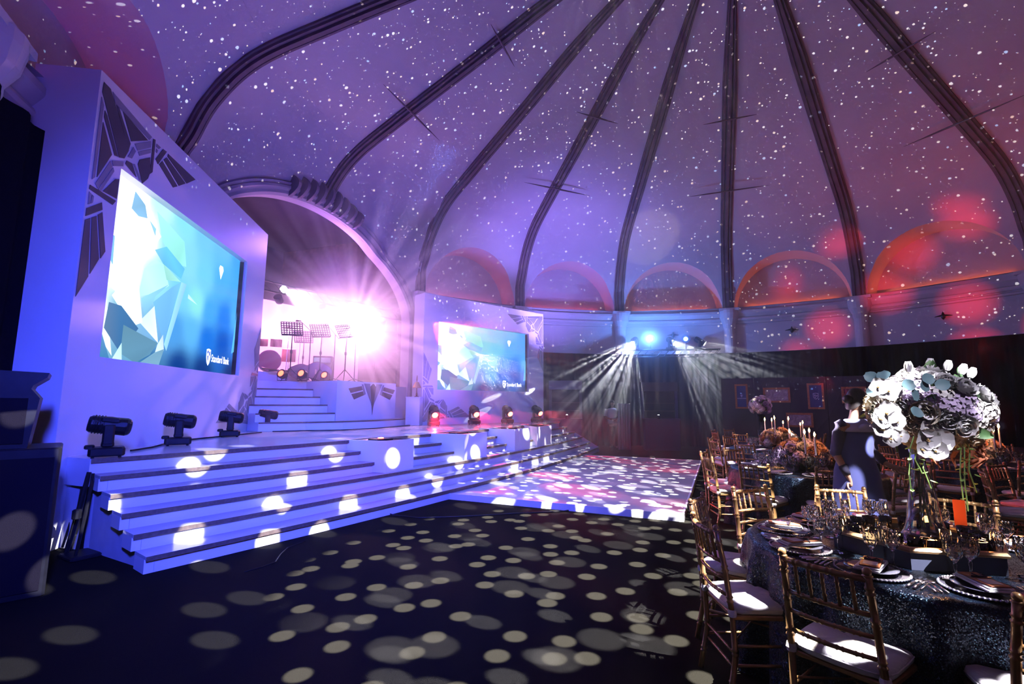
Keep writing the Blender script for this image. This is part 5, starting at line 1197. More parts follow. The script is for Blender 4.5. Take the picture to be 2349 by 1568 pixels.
def rose():
    b = MB(); 
    for L, (n, r0, tilt, w_, h_) in enumerate(((3, .004, 1.35, .016, .026), (4, .010, 1.15, .022, .030), (5, .016, .9, .028, .034), (6, .02, .6, .032, .038), (6, .022, .25, .034, .040))):
        for k in range(n): petal_grid(b, w_, h_, .35, Rz(2 * pi * k / n + L * .6) @ T(0, r0 * .5, .004 * (4 - L) * .4) @ Rx(tilt), 3, 3)
    return b
def orchid():
    b = MB()
    for k, (w_, h_) in enumerate(((.034, .044), (.024, .046), (.022, .044), (.022, .044), (.034, .044))): petal_grid(b, w_, h_, .18, Rz(2 * pi * (k - 1) / 5 + .63) @ T(0, .004, 0) @ Rx(.2), 4, 4)
    return b
def hydra():
    b = MB(); b.ball((0, 0, 0), .052, 8, 6)
    for k in range(46):
        z = 1 - 1.55 * k / 46; a = k * 2.39996; rr_ = sqrt(max(0, 1 - z * z)); d = Vector((rr_ * cos(a), rr_ * sin(a), z)); Q = Matrix.Translation(d * .06) @ d.to_track_quat('Z', 'Y').to_matrix().to_4x4() @ Rz(k)
        for q in range(4): b.add([(0, 0, 0), (.011, .006, .004), (.002, .017, .003), (-.006, .008, .004)], [(0, 1, 2, 3)], Q @ Rz(q * pi / 2))
    return b
def leaf(): b = MB(); petal_grid(b, .024, .085, .25, Matrix.Identity(4), 2, 5, .6); return b
def rleaf(): b = MB(); petal_grid(b, .028, .052, .2, Matrix.Identity(4), 3, 4); return b
def tulip():
    b = MB(); 
    for k in range(5): petal_grid(b, .018, .058, .10, Rz(2 * pi * k / 5) @ T(0, .010, 0) @ Rx(1.42), 3, 5)
    b.tube([(0, 0, 0), (0, 0, -.07)], .003, 5); return b
FM = {}
def fl(kind, mt, parent, loc, nrm, sc=1.0, roll=0, sub=True):
    key = (kind, mt.name)
    if key not in FM: o = {'rose': rose, 'orchid': orchid, 'hydrangea': hydra, 'leaf': leaf, 'round_leaf': rleaf, 'tulip': tulip}[kind]().ob(kind, mt, None, smooth=True); FM[key] = o.data; bpy.data.objects.remove(o)
    o = bpy.data.objects.new(kind, FM[key]); COL.objects.link(o); o.parent = parent
    Q = Vector(nrm).to_track_quat('Z', 'Y').to_matrix().to_4x4(); o.matrix_local = Matrix.Translation(loc) @ Q @ Rz(roll) @ Sc(sc)
    if kind == 'orchid' and sub:
        k2 = ('throat',)
        if k2 not in FM:
            b = MB(); b.ball((0, -.002, .010), .006, 6, 4); petal_grid(b, .007, .015, .5, T(0, -.004, .006) @ Rz(pi) @ Rx(.7), 2, 3); x = b.ob('throat', YEL, None, smooth=True); FM[k2] = x.data; bpy.data.objects.remove(x)
        c = bpy.data.objects.new('throat', FM[k2]); COL.objects.link(c); c.parent = o
    return o
def ball_bouquet(loc, R, lab, sc=1.0, seed=3, mats=(CREAM, WPET, LILAC), n=64, sq=.82):
    rnd = random.Random(seed); t = thing('bouquet', lab, 'bouquet', loc)
    MB().ball((0, 0, 0), R * .72, 14, 8, sq).ob('flower_foam', LEAF, t)
    for k in range(n):
        z = 1 - 1.75 * (k + .5) / n; a = k * 2.39996 + rnd.uniform(-.15, .15); q = sqrt(1 - z * z); d = Vector((q * cos(a), q * sin(a), z)); p_ = Vector((d.x * R, d.y * R, d.z * R * sq)) * rnd.uniform(.86, 1.0)
        kd = k % 8
        if kd in (0, 3, 6): fl('rose', mats[0] if rnd.random() < .7 else mats[1], t, p_ * .93, d, 1.45 * sc, rnd.uniform(0, 6))
        elif kd in (1, 4): fl('hydrangea', HYD if rnd.random() < .6 else mats[2], t, p_ * .88, d, 1.0 * sc, rnd.uniform(0, 6))
        elif kd in (2, 5): fl('orchid', WPET, t, p_ * .98, d + Vector((0, -.2, 0)), .95 * sc, rnd.uniform(-.6, .6))
        else: fl('rose', mats[1], t, p_ * .95, d, 1.3 * sc, rnd.uniform(0, 6))
        if k % 3 == 0: fl('round_leaf' if k % 2 else 'leaf', BLUEL if k % 2 else LEAF, t, p_ * .98, (d + Vector((rnd.uniform(-.6, .6), rnd.uniform(-.6, .6), .3))), 1.2 * sc, rnd.uniform(0, 6))
    return t
# the big bouquet of the nearest table
BC = Vector((2.50, 2.90, 1.585)); R1 = .285
bq = ball_bouquet(BC, R1, 'big ball of white and cream roses and orchids on the tall glass vase', 1.05, 5, n=92)
rnd = random.Random(11)
for (px, py), kd in (((2085, 845), 't'), ((2133, 838), 't'), ((2172, 842), 't'), ((2225, 858), 't'), ((2205, 850), 't')):
    p_ = dp(px, py + 8, 2.86) - BC; fl('tulip', WPET, bq, p_, (p_.normalized() * .5 + Vector((.15, 0, .9))), 1.1)
for px, py in ((2150, 850), (2190, 852), (2210, 866), (2240, 890), (2100, 862), (2010, 842), (2000, 862), (1992, 880)):
    p_ = dp(px, py, 2.85) - BC; fl('leaf' if px > 2140 else 'round_leaf', LEAF if px > 2140 else BLUEL, bq, p_ * .9, Vector((p_.x, -.3, p_.z)), 1.3, rnd.uniform(0, 6))
for px, py in ((2115, 870), (2098, 880), (2145, 885), (2125, 898), (2097, 917), (2090, 935)):
    p_ = dp(px, py, 2.60) - BC; fl('round_leaf', BLUEL, bq, p_, Vector((rnd.uniform(-.5, .5), -1, .3)), 1.2, rnd.uniform(0, 6))
for px, py, s_ in ((2125, 1005, 1.3), (2152, 1008, 1.45), (2145, 1032, 1.2), (2112, 1030, 1.0), (2040, 1005, 1.1), (2062, 1000, .95), (2015, 960, 1.3), (2032, 945, 1.4), (2050, 965, 1.2), (2020, 985, 1.15), (2150, 968, 1.2), (2122, 945, 1.1), (2035, 895, 1.4), (2012, 885, 1.1), (2120, 985, 1.0)):
    p_ = dp(px, py, 2.68 if py > 940 else 2.70) - BC; fl('orchid', WPET, bq, p_, Vector((rnd.uniform(-.4, .2), -1, rnd.uniform(-.2, .3))), s_, rnd.uniform(-.5, .5))
b = MB()
for k in range(9):
    x = rnd.uniform(-.2, .16); y = rnd.uniform(-.2, .0); z0 = -.16; P_ = [(x, y, z0)] + [(x + rnd.uniform(-.03, .03) * j, y + rnd.uniform(-.02, .02), z0 - .05 * j) for j in range(1, 4)]; b.tube(P_, [.012, .014, .011, .004], 6)
b.ob('amaranth_spray', AMAR, bq)
b = MB()
for k, (x, L) in enumerate(((-.30, .34), (-.22, .28), (-.02, .34), (.03, .30), (.0, .40), (-.26, .2))):
    P_ = [(x * .8, -.18, -.14), (x, -.22, -.2), (x - .02, -.22, -.14 - L * .6), (x + .03 * (k % 2), -.2, -.14 - L)]; b.tube(P_, .0035, 5)
    for j in range(5): 
        q = Vector(P_[1]).lerp(Vector(P_[3]), j / 5); petal_grid(b, .010, .035, .2, Matrix.Translation(q) @ Rz(j * 2.2 + k) @ Rx(-.5), 2, 3, .6)
b.ob('trailing_stem', STEMG, bq)
# the tall trumpet vase
VB = Vector((2.44, 2.92, .814)); vs_ = thing('glass_vase', 'tall clear glass trumpet vase standing in the candle tray', 'vase', VB)
hN = 1.33 - VB.z; pf_ = [(.165, .0), (.167, .004), (.150, .018), (.118, .05), (.095, .09), (.083, .14), (.074, .22), (.060, .32), (.043, .40), (.034, .455), (.032, .49), (.036, hN)]
V = []; F = []; n = 20
allp = pf_ + [(r - .004, z + (.004 if k else 0)) for k, (r, z) in enumerate(pf_)][::-1]
MB().lathe(allp, 28, cap=True).ob('body', GLASS, vs_, smooth=True)
b = MB(); b.lathe([(.038, hN - .03), (.04, hN), (.05, hN + .05), (.075, hN + .09)], 14); b.ob('holder_cup', CHR, vs_)
b = MB(); [b.tube([(.02 * cos(k), .02 * sin(k), hN), (.012 * cos(k + 1), .012 * sin(k + 1), .28), (.03 * cos(k * 2), .03 * sin(k * 2), .10)], .0025, 4) for k in range(8)]; b.ob('flower_stem', STEMG, vs_)
# hexagonal tray with votives and the orange card
TC = Vector((2.40, 2.96, ZTB)); th0 = R_(-134 + 2); HX = [( .43 * cos(th0 + k * pi / 3), .43 * sin(th0 + k * pi / 3)) for k in range(6)]
tray = thing('candle_tray', 'six-sided dark tray with a bronze rim full of votive candles', 'tray', TC)
MB().prism([(x * .93, y * .93) for x, y in HX], .003, .055).ob('tray_floor', DWOOD, tray)
BRZ = mat('bronze_rim', (.30, .19, .10), .35, metal=.7, var=.3)
for k in range(6):
    (x0, y0), (x1, y1) = HX[k], HX[(k + 1) % 6]
    b = MB(); b.add([(x0, y0, 0), (x1, y1, 0), (x1, y1, .085), (x0, y0, .085), (x0 * .93, y0 * .93, 0), (x1 * .93, y1 * .93, 0), (x1 * .93, y1 * .93, .085), (x0 * .93, y0 * .93, .085)], [(0, 1, 2, 3), (5, 4, 7, 6), (3, 2, 6, 7)]); b.ob('side_panel', NAVY, tray)
    b = MB(); V = []; 
    for (x, y) in ((x0, y0), (x1, y1)): V += [(x * f, y * f, z) for f, z in ((1.0, .085), (1.04, .09), (1.04, .10), (1.01, .112), (.94, .112), (.92, .10), (.92, .085))]
    b.add(V, [(j, j + 7, (j + 1) % 7 + 7, (j + 1) % 7) for j in range(7)]); b.ob('rim', BRZ, tray)
def mk_votive():
    t = thing('votive_candle', '', 'candle'); b = MB(); b.lathe([(.026, 0), (.030, .065), (.0275, .065), (.0235, .008), (.001, .008)], 14); b.ob('glass_cup', GLASS, t, smooth=True)
    MB().lathe([(.021, .009), (.021, .026), (.001, .028)], 12).ob('wax', mat('wax', (.8, .6, .4), .5, emis=(1, .35, .08), estr=.8), t); b = MB(); b.lathe([(.001, .028), (.005, .034), (.0065, .041), (.004, .052), (.001, .060)], 8); b.ob('flame', FLAME, t, smooth=True); return t  # candle glow is put into the wax as emission
vp = [(-.30, .12), (-.33, .04), (-.27, .20), (-.24, -.02), (-.30, -.08), (-.20, -.12), (-.16, -.20), (-.08, -.25), (.02, -.27), (.12, -.28), (.22, -.24), (.27, -.17), (.30, -.08), (.33, .03), (.28, .12), (.21, .18), (.15, .25), (.05, .28), (-.06, .28), (-.16, .25), (.2, -.14), (-.12, -.12 - .12)]
vn = ['left corner', 'left edge', 'back left corner', 'inner left', 'left front edge', 'front left', 'front, left of the vase foot', 'front, before the vase foot', 'front middle', 'front, right of the vase foot', 'front right', 'right front corner', 'right edge', 'right corner', 'back right edge', 'foot of the orange card', 'back right', 'back, right of the vase', 'back middle', 'back left', 'inner right', 'inner front left']
for k, ((x, y), l) in enumerate(zip(vp, vn)):
    place('votive', mk_votive, (TC.x + x, TC.y + y, ZTB + .056), k, 'lit votive candle in the six-sided tray, ' + l, 'votive candles in the six-sided tray').scale = (1.2, 1.2, 1.25)
for x, y in ((-.26, .05), (-.1, -.24), (.2, -.22), (.22, .16)): point('candle_glow', (TC.x + x, TC.y + y, ZTB + .15), (1, .40, .12), 2.6, .02)
q = dp(2203, 1190, 3.13); cd = MB(); cd.box(-.030, .030, -.0015, .0015, 0, .165); o = cd.ob('table_card', mat('orange_acrylic', (.75, .10, .02), .25, trans=.35)); o.location = (q.x, q.y, ZTB + .10); o.rotation_euler = (0.0, 0, -.5); tag(o, 'upright orange card standing in the candle tray', 'card')
MB().box(-.035, .035, -.02, .02, -.069, .0).ob('card_foot', DWOOD, o)

# ------------------------------------------------------------------ centrepieces of the other tables
def mound(i, cnt, R, lab, m1, m2, seed):
    rnd = random.Random(seed); t = thing('flower_mound', lab, 'flowers', (TB[i][0], TB[i][1], ZTB), 0)
    MB().ball((0, 0, .12), R * .7, 12, 6, .55).ob('flower_foam', LEAF, t); MB().lathe([(.14, 0), (.17, .06), (.15, .06)], 14).ob('bowl', CHR, t)
    for k in range(cnt):
        z = 1 - 1.15 * (k + .5) / cnt; a = k * 2.39996; q = sqrt(1 - z * z); d = Vector((q * cos(a), q * sin(a), z)); p_ = Vector((d.x * R, d.y * R, .12 + d.z * R * .75))
        r_ = rnd.random()
        if r_ < .5: fl('rose', m1 if rnd.random() < .6 else m2, t, p_, d, 1.9, k)
        elif r_ < .85: fl('hydrangea', HYD if rnd.random() < .6 else m2, t, p_ * .95, d, 1.35, k)
        else: fl('rose', WPET, t, p_, d, 1.7, k)
        if k % 4 == 0: fl('leaf', LEAF, t, p_, d + Vector((rnd.uniform(-.5, .5), 0, .6)), 1.5, k)
mound(2, 34, .30, 'peach, lilac and white flower mound on the second table', PEACH, LILAC, 2)
mound(3, 30, .30, 'pink-lit peach flower mound on the third table', PEACH, CREAM, 3)
mound(6, 30, .32, 'salmon flower mound on the right-hand table', mat('salmon_petal', (.80, .36, .28), .65, var=.1), LILAC, 6)
def mk_taper():
    t = thing('taper_candle', '', 'candle'); MB().lathe([(.035, 0), (.035, .008), (.012, .02), (.010, .20), (.028, .23), (.028, .25), (.014, .25)], 12).ob('glass_holder', GLASS, t, smooth=True)
    MB().lathe([(.011, .24), (.010, .50), (.001, .505)], 8).ob('wax', mat('taper_wax', (.75, .66, .70), .5), t); MB().lathe([(.001, .505), (.010, .518), (.013, .533), (.008, .553), (.001, .572)], 8).ob('flame', FLAME, t, smooth=True); return t
tl = {2: ((1811, 993, 'nearest'), (1845, 988, 'left'), (1856, 985, 'middle'), (1868, 994, 'right')), 3: ((1754, 960, 'leftmost'), (1770, 961, 'second from left'), (1776, 956, 'third from left'), (1796, 967, 'fourth from left'), (1808, 958, 'tallest-looking'), (1836, 976, 'second from right'), (1841, 967, 'rightmost')), 6: ((2207, 981, 'leftmost'), (2247, 977, 'second from left'), (2278, 984, 'short'), (2290, 975, 'rightmost'))}
for i, L in tl.items():
    for px, py, w_ in L:
        q = gp(px, py, 1.30); c = Vector((TB[i][0], TB[i][1], 0)); v = Vector((q.x, q.y, 0)) - c
        # keep the sight line, slide along it until the candle stands on its own table clear of the mound
        d = ray(px, py); best = min((abs((Vector((d.x * s * .05, d.y * s * .05, 0)) - c).length - .40), s) for s in range(60, 300)); s = best[1] * .05
        p_ = Vector((d.x * s, s, 0)); 
        if (p_ - c).length > .75: p_ = c + (p_ - c).normalized() * .42
        hz_ = max(.9, min(1.35, ((dp(px, py, p_.y).z) - ZTB) / .545)); o = place('taper', mk_taper, (p_.x, p_.y, ZTB), 0, w_ + ' lit taper candle on the ' + TN[i], 'taper candles on the ' + TN[i]); o.scale = (1, 1, hz_)
for i in (2, 3, 6): point('taper_glow', (TB[i][0] - .1, TB[i][1] - .35, 1.42), (1, .38, .16), 7, .05)
q = dp(1745, 930, 12.35); TB4 = Vector((q.x, q.y, ZTB)); v4 = thing('glass_vase', 'tall glass vase under the pale bouquet on the farthest table', 'vase', TB4); hN4 = q.z - .22 - ZTB
MB().lathe([(.12, 0), (.12, .01), (.05, .04), (.045, .2), (.09, hN4), (.085, hN4), (.04, .2), (.03, .05)], 16).ob('body', GLASS, v4, smooth=True)
ball_bouquet(q, .26, 'pale round bouquet on a tall vase before the slate wall', 1.3, 8, (WPET, LILAC, CREAM), 34)
# ------------------------------------------------------------------ people
def body(parent, J, edges, name='body', mt=None):
    """J: name -> (pos, radius); edges: pairs; one continuous skin"""
    me = bpy.data.meshes.new(name); ks = list(J); me.from_pydata([J[k][0] for k in ks], [(ks.index(a), ks.index(b)) for a, b in edges], [])
    o = bpy.data.objects.new(name, me); COL.objects.link(o)
    sk = o.modifiers.new('skin', 'SKIN'); sk.use_smooth_shade = True
    for k, v in zip(ks, me.skin_vertices[0].data): r = J[k][1]; v.radius = r if isinstance(r, tuple) else (r, r)
    me.skin_vertices[0].data[0].use_root = True
    sb = o.modifiers.new('sub', 'SUBSURF'); sb.levels = sb.render_levels = 2
    me.materials.append(mt); o.parent = parent; return o
def loft(parent, name, mt, rings, n=20, cap=False, fold=0.0):
    rows = []
    for j, (c, rx_, ry_) in enumerate(rings):
        f = fold * j / max(1, len(rings) - 1)
        rows.append([(c[0] + rx_ * cos(2 * pi * k / n) * (1 + f * sin(k * 2 * pi * 5 / n)), c[1] + ry_ * sin(2 * pi * k / n) * (1 + f * sin(k * 2 * pi * 5 / n + 1)), c[2]) for k in range(n)])
    b = MB().grid(rows, closed=True); 
    if cap: b.f.append(tuple(range(n))); b.f.append(tuple((len(rows) - 1) * n + k for k in range(n)))
    o = b.ob(name, mt, parent, smooth=True); s = o.modifiers.new('th', 'SOLIDIFY'); s.thickness = .006; s.offset = 1; return o
SKN = mat('skin', (.42, .24, .17), .55, var=.1, vscale=5); SKN2 = mat('skin_dark', (.20, .11, .08), .55, var=.1)
HAIR = mat('dark_hair', (.018, .012, .012), .45, var=.4, vscale=30)
def hand(J, E, tag_, w, d, side, down=True):
    """palm and five fingers growing out of wrist w along direction d"""
    w = Vector(w); d = Vector(d).normalized(); sdv = d.cross(Vector((0, 1, 0))); sdv = (sdv if sdv.length > .1 else Vector((1, 0, 0))).normalized(); nv = d.cross(sdv).normalized()
    J[tag_ + 'palm'] = (tuple(w + d * .07), (.030, .016)); E.append((tag_ + 'wrist', tag_ + 'palm'))
    for k, (o_, L) in enumerate(((-.027, .062), (-.009, .075), (.010, .070), (.028, .055))):
        a = w + d * .105 + sdv * o_; b_ = a + d * L * .5 + nv * .006; c_ = a + d * L + nv * .022 * side
        J[f'{tag_}f{k}a'] = (tuple(a), .0095); J[f'{tag_}f{k}b'] = (tuple(b_), .0085); J[f'{tag_}f{k}c'] = (tuple(c_), .0065)
        E += [(tag_ + 'palm', f'{tag_}f{k}a'), (f'{tag_}f{k}a', f'{tag_}f{k}b'), (f'{tag_}f{k}b', f'{tag_}f{k}c')]
    a = w + d * .045 - sdv * .034; J[tag_ + 't0'] = (tuple(a), .011); J[tag_ + 't1'] = (tuple(a + d * .035 - sdv * .018 + nv * .012), .009); J[tag_ + 't2'] = (tuple(a + d * .06 - sdv * .018 + nv * .024), .0075)
    E += [(tag_ + 'palm', tag_ + 't0'), (tag_ + 't0', tag_ + 't1'), (tag_ + 't1', tag_ + 't2')]
def head(parent, c, rz, skin, hair, bun=True, s=1.0):
    """face looks along local +x after turning by rz"""
    M0 = T(*c) @ Rz(rz) @ Sc(s); b = MB(); rows = []
    for j in range(15):
        v = j / 14; z = -.118 + .236 * v; a = sqrt(max(.0, 1 - (2 * v - 1) ** 2)); jaw = .72 + .28 * min(1, v * 2.4); 
        row = []
        for k in range(20):
            q = 2 * pi * k / 20; x = .098 * a * cos(q); y = .076 * a * jaw * sin(q)
            if cos(q) > .2: x += (.020 * (1 - min(1, abs(v - .12) / .16)) - .010 * (1 - min(1, abs(v - .55) / .10))) * cos(q)   # chin, eye line
            row.append((x, y, z))
        rows.append(row)
    b.grid(rows, M0, closed=True); h = b.ob('head', skin, parent, smooth=True)
    b = MB(); b.add([(.092, -.012, .012), (.092, .012, .012), (.128, 0, -.030), (.100, -.019, -.038), (.100, .019, -.038), (.094, 0, .03)], [(5, 0, 2), (5, 2, 1), (0, 3, 2), (1, 2, 4), (3, 4, 2)], M0); b.ob('nose', skin, h, smooth=True)
    for s_ in (-1, 1):
        MB().ball((.086, s_ * .032, .008), .012, 8, 6, .7, M0).ob('eye', mat('eye', (.12, .09, .08), .3), h)
        b = MB(); b.ball((0, 0, 0), .030, 8, 6, 1, M0 @ T(.0, s_ * .078, -.005) @ Rx(.2 * s_) @ Sc(.8, .35, 1.15)); b.ob('ear', skin, h, smooth=True)
    b = MB(); b.tube([(.096, -.022, -.060), (.110, 0, -.058), (.096, .022, -.060)], [.004, .008, .004], 6, M0); b.ob('mouth', mat('lips', (.35, .12, .11), .5), h, smooth=True)
    b = MB(); rows = []
    for j in range(9):
        v = j / 8; ph = pi / 2 * (1 - v) ; zz = .128 * sin(ph) if v < .99 else 0
        row = []
        for k in range(20):
            q = 2 * pi * k / 20; back = max(0, -cos(q)); low = -.10 * back * v ** 2; r_ = cos(ph)
            row.append(((.106 * r_ + .004) * cos(q) - .006, (.086 * r_ + .003) * sin(q), .010 + zz + low + .02 * v * max(0, cos(q)) * 1.6))
        rows.append(row)
    b.grid(rows, M0, closed=True)
    if bun: b.ball((-.125, 0, .02), .048, 12, 8, .95, M0)
    b.ob('hair', hair, parent, smooth=True)
# the woman between the two near tables, turned away to the right
W = thing('person', 'woman with dark pinned-up hair and a long dark blue dress, standing turned to the right', 'person', (3.50, 4.95, 0), 0)
J = {'pelvis': ((0, 0, .98), (.135, .11)), 'waist': ((.0, 0, 1.14), (.115, .09)), 'chest': ((.01, 0, 1.33), (.135, .10)), 'neckb': ((.01, 0, 1.46), (.05, .05)), 'neck': ((.03, .0, 1.54), .045), 'skull': ((.05, 0, 1.62), .055),
     'lsh': ((-.16, -.05, 1.41), .052), 'lel': ((-.215, -.02, 1.13), .040), 'lwrist': ((-.15, -.10, .90), .027), 'rsh': ((.17, .05, 1.41), .052), 'rel': ((.24, .12, 1.15), .040), 'rwrist': ((.30, -.02, 1.02), .027),
     'lhip': ((-.09, 0, .93), .085), 'lkn': ((-.09, -.01, .50), .055), 'lan': ((-.09, .02, .10), .036), 'lto': ((-.05, -.11, .03), .030), 'rhip': ((.09, 0, .93), .085), 'rkn': ((.10, 0, .50), .055), 'ran': ((.10, .03, .10), .036), 'rto': ((.15, -.10, .03), .030)}
E_ = [('pelvis', 'waist'), ('waist', 'chest'), ('chest', 'neckb'), ('neckb', 'neck'), ('neck', 'skull'), ('chest', 'lsh'), ('lsh', 'lel'), ('lel', 'lwrist'), ('chest', 'rsh'), ('rsh', 'rel'), ('rel', 'rwrist'), ('pelvis', 'lhip'), ('lhip', 'lkn'), ('lkn', 'lan'), ('lan', 'lto'), ('pelvis', 'rhip'), ('rhip', 'rkn'), ('rkn', 'ran'), ('ran', 'rto')]
hand(J, E_, 'l', J['lwrist'][0], (.15, -.15, -.9), 1); hand(J, E_, 'r', J['rwrist'][0], (.6, -.5, -.3), 1)
body(W, J, E_, 'body', SKN)
head(W, (.055, 0, 1.655), .35, SKN, HAIR)
DRESS = mat('navy_dress', (.05, .06, .22), .75, var=.2, vscale=4, sheen=.3); BLOU = mat('pale_blue_collar', (.45, .48, .85), .7, bump=.2)
loft(W, 'dress', DRESS, [((.01, 0, 1.40), .175, .125), ((.01, 0, 1.32), .185, .135), ((0, 0, 1.16), .165, .125), ((0, 0, 1.08), .17, .13), ((0, 0, .95), .205, .16), ((0, 0, .75), .225, .18), ((0, 0, .5), .26, .21), ((0, 0, .28), .30, .235)], 40, fold=.05)
loft(W, 'collar', BLOU, [((.02, 0, 1.475), .085, .075), ((.02, 0, 1.44), .135, .10), ((.015, -.01, 1.385), .185, .135), ((.015, -.01, 1.35), .19, .138)], 28, fold=.03)
b = MB(); 
for s_ in (-1, 1): b.ball((0, 0, 0), .05, 10, 6, .8, T(.06 + s_ * .05, -.135, 1.40) @ Ry(s_ * .4) @ Sc(1.2, .5, .8))
b.ball((.06, -.145, 1.40), .022, 8, 6); b.ob('bow', BLOU, W, smooth=True)
SLV = mat('dark_sleeve', (.045, .04, .09), .8, var=.2)
for nm_, A_, B_, C_ in (('l', 'lsh', 'lel', 'lwrist'), ('r', 'rsh', 'rel', 'rwrist')):
    p0, p1, p2 = (Vector(J[k][0]) for k in (A_, B_, C_)); MB().tube([tuple(p0 * .86 + Vector((0, 0, .235))), tuple(p0 + Vector((0, 0, .015))), tuple(p0.lerp(p1, .25)), tuple(p0.lerp(p1, .6)), tuple(p1), tuple(p1.lerp(p2, .55)), tuple(p2.lerp(p1, .12))], [.035, .058, .062, .056, .050, .042, .034], 14).ob('sleeve', SLV, W, smooth=True)
b = MB(); b.box(-.05, .05, -.13, .05, 0, .035, T(-.07, -.03, .0)); b.box(-.05, .05, -.13, .05, 0, .035, T(.12, -.02, .0)); b.ob('shoes', BLACK, W)
# the person far behind, in a white shirt
q = dp(1405, 960, 17.6); Pn = thing('person', 'person in a white short-sleeved shirt and dark trousers between the far bars', 'person', (q.x, q.y, 0), -.2)
J = {'pelvis': ((0, 0, .95), (.14, .10)), 'waist': ((0, 0, 1.1), (.13, .09)), 'chest': ((0, 0, 1.32), (.16, .105)), 'neckb': ((0, 0, 1.45), .055), 'neck': ((0, -.01, 1.51), .05), 'skull': ((0, -.02, 1.58), .055),
     'lsh': ((-.19, 0, 1.39), .055), 'lel': ((-.25, -.03, 1.12), .042), 'lwrist': ((-.10, -.22, 1.08), .03), 'rsh': ((.19, 0, 1.39), .055), 'rel': ((.25, -.03, 1.12), .042), 'rwrist': ((.10, -.24, 1.05), .03),
     'lhip': ((-.09, 0, .92), .08), 'lkn': ((-.10, -.02, .50), .058), 'lan': ((-.10, 0, .10), .042), 'lto': ((-.11, -.13, .035), .034), 'rhip': ((.09, 0, .92), .08), 'rkn': ((.11, -.02, .50), .058), 'ran': ((.12, 0, .10), .042), 'rto': ((.14, -.13, .035), .034)}
E_ = [e for e in [('pelvis', 'waist'), ('waist', 'chest'), ('chest', 'neckb'), ('neckb', 'neck'), ('neck', 'skull'), ('chest', 'lsh'), ('lsh', 'lel'), ('lel', 'lwrist'), ('chest', 'rsh'), ('rsh', 'rel'), ('rel', 'rwrist'), ('pelvis', 'lhip'), ('lhip', 'lkn'), ('lkn', 'lan'), ('lan', 'lto'), ('pelvis', 'rhip'), ('rhip', 'rkn'), ('rkn', 'ran'), ('ran', 'rto')]]
hand(J, E_, 'l', J['lwrist'][0], (.6, -.6, -.1), 1); hand(J, E_, 'r', J['rwrist'][0], (-.6, -.5, -.1), 1)
body(Pn, J, E_, 'body', SKN2)
head(Pn, (0, -.02, 1.615), -pi / 2, SKN2, HAIR, False)
SH_ = mat('white_shirt', (.75, .74, .80), .8, bump=.2); TRS = mat('dark_trousers', (.02, .02, .03), .8)
loft(Pn, 'shirt', SH_, [((0, 0, 1.46), .08, .07), ((0, 0, 1.42), .18, .11), ((0, 0, 1.30), .205, .135), ((0, 0, 1.1), .175, .13), ((0, 0, .90), .185, .14)], 24, fold=.03)
for A_, B_ in (('lsh', 'lel'), ('rsh', 'rel')):
    p0, p1 = Vector(J[A_][0]), Vector(J[B_][0]); MB().tube([tuple(p0 + Vector((0, 0, .02))), tuple(p0.lerp(p1, .5)), tuple(p0.lerp(p1, .85))], [.075, .07, .066], 12).ob('sleeve', SH_, Pn, smooth=True)
for s_, h_, k_, a_ in ((-1, 'lhip', 'lkn', 'lan'), (1, 'rhip', 'rkn', 'ran')):
    p = [Vector(J[k][0]) for k in (h_, k_, a_)]; MB().tube([tuple(p[0] + Vector((0, 0, .04))), tuple(p[1]), tuple(p[2] + Vector((0, 0, -.04)))], [.10, .078, .068], 14).ob('trouser_leg', TRS, Pn, smooth=True)
loft(Pn, 'trouser_seat', TRS, [((0, 0, 1.0), .165, .125), ((0, 0, .88), .185, .14), ((0, 0, .80), .17, .13)], 20)
# ------------------------------------------------------------------ haze: thin in the hall, thicker round the stage and the far lamps
def haze(mb, dens, lab, fade=False):
    HM = bpy.data.materials.new('hall_haze'); HM.use_nodes = True; nt = HM.node_tree; nt.nodes.clear()
    o_ = nd(nt, 'ShaderNodeOutputMaterial'); v = nd(nt, 'ShaderNodeVolumeScatter'); v.inputs['Density'].default_value = dens; v.inputs['Anisotropy'].default_value = .3; v.inputs['Color'].default_value = (.95, .95, 1, 1)
    nt.links.new(v.outputs[0], o_.inputs['Volume'])
    if fade:      # thins out towards the rim of the cloud
        tc = nd(nt, 'ShaderNodeTexCoord'); ln_ = nd(nt, 'ShaderNodeVectorMath', operation='LENGTH'); nt.links.new(tc.outputs['Object'], ln_.inputs[0])
        mr = nd(nt, 'ShaderNodeMapRange'); mr.inputs[1].default_value = 0; mr.inputs[2].default_value = 1; mr.inputs[3].default_value = 1; mr.inputs[4].default_value = 0; nt.links.new(ln_.outputs['Value'], mr.inputs[0])
        pw = nd(nt, 'ShaderNodeMath', operation='POWER'); pw.inputs[1].default_value = 2.2; nt.links.new(mr.outputs[0], pw.inputs[0])
        mu = nd(nt, 'ShaderNodeMath', operation='MULTIPLY'); mu.inputs[1].default_value = dens; nt.links.new(pw.outputs[0], mu.inputs[0]); nt.links.new(mu.outputs[0], v.inputs['Density'])
    ho = mb.ob('haze', HM); ho['kind'] = 'stuff'; ho['label'] = lab; ho['category'] = 'haze'; return ho
haze(MB().lathe([(11.6, .003), (11.6, 8.4), (9.5, 9.9), (6, 11.3), (.001, 12.6)], 48, T(CX, CY, 0), cap=True), HAZE, 'thin stage haze filling the whole hall')
haze(MB().ball((0, 0, 0), 1, 32, 20, 1, T(.5, 16.3, 2.6) @ Rz(-.15) @ Sc(9.5, 6.2, 4.4)), HAZE2, 'denser haze hanging round the stage arch and the far lamps')
cl_ = haze(MB().ball((0, 0, 0), 1, 28, 16), HAZE3, 'thick bright smoke over the band inside the stage arch', True)
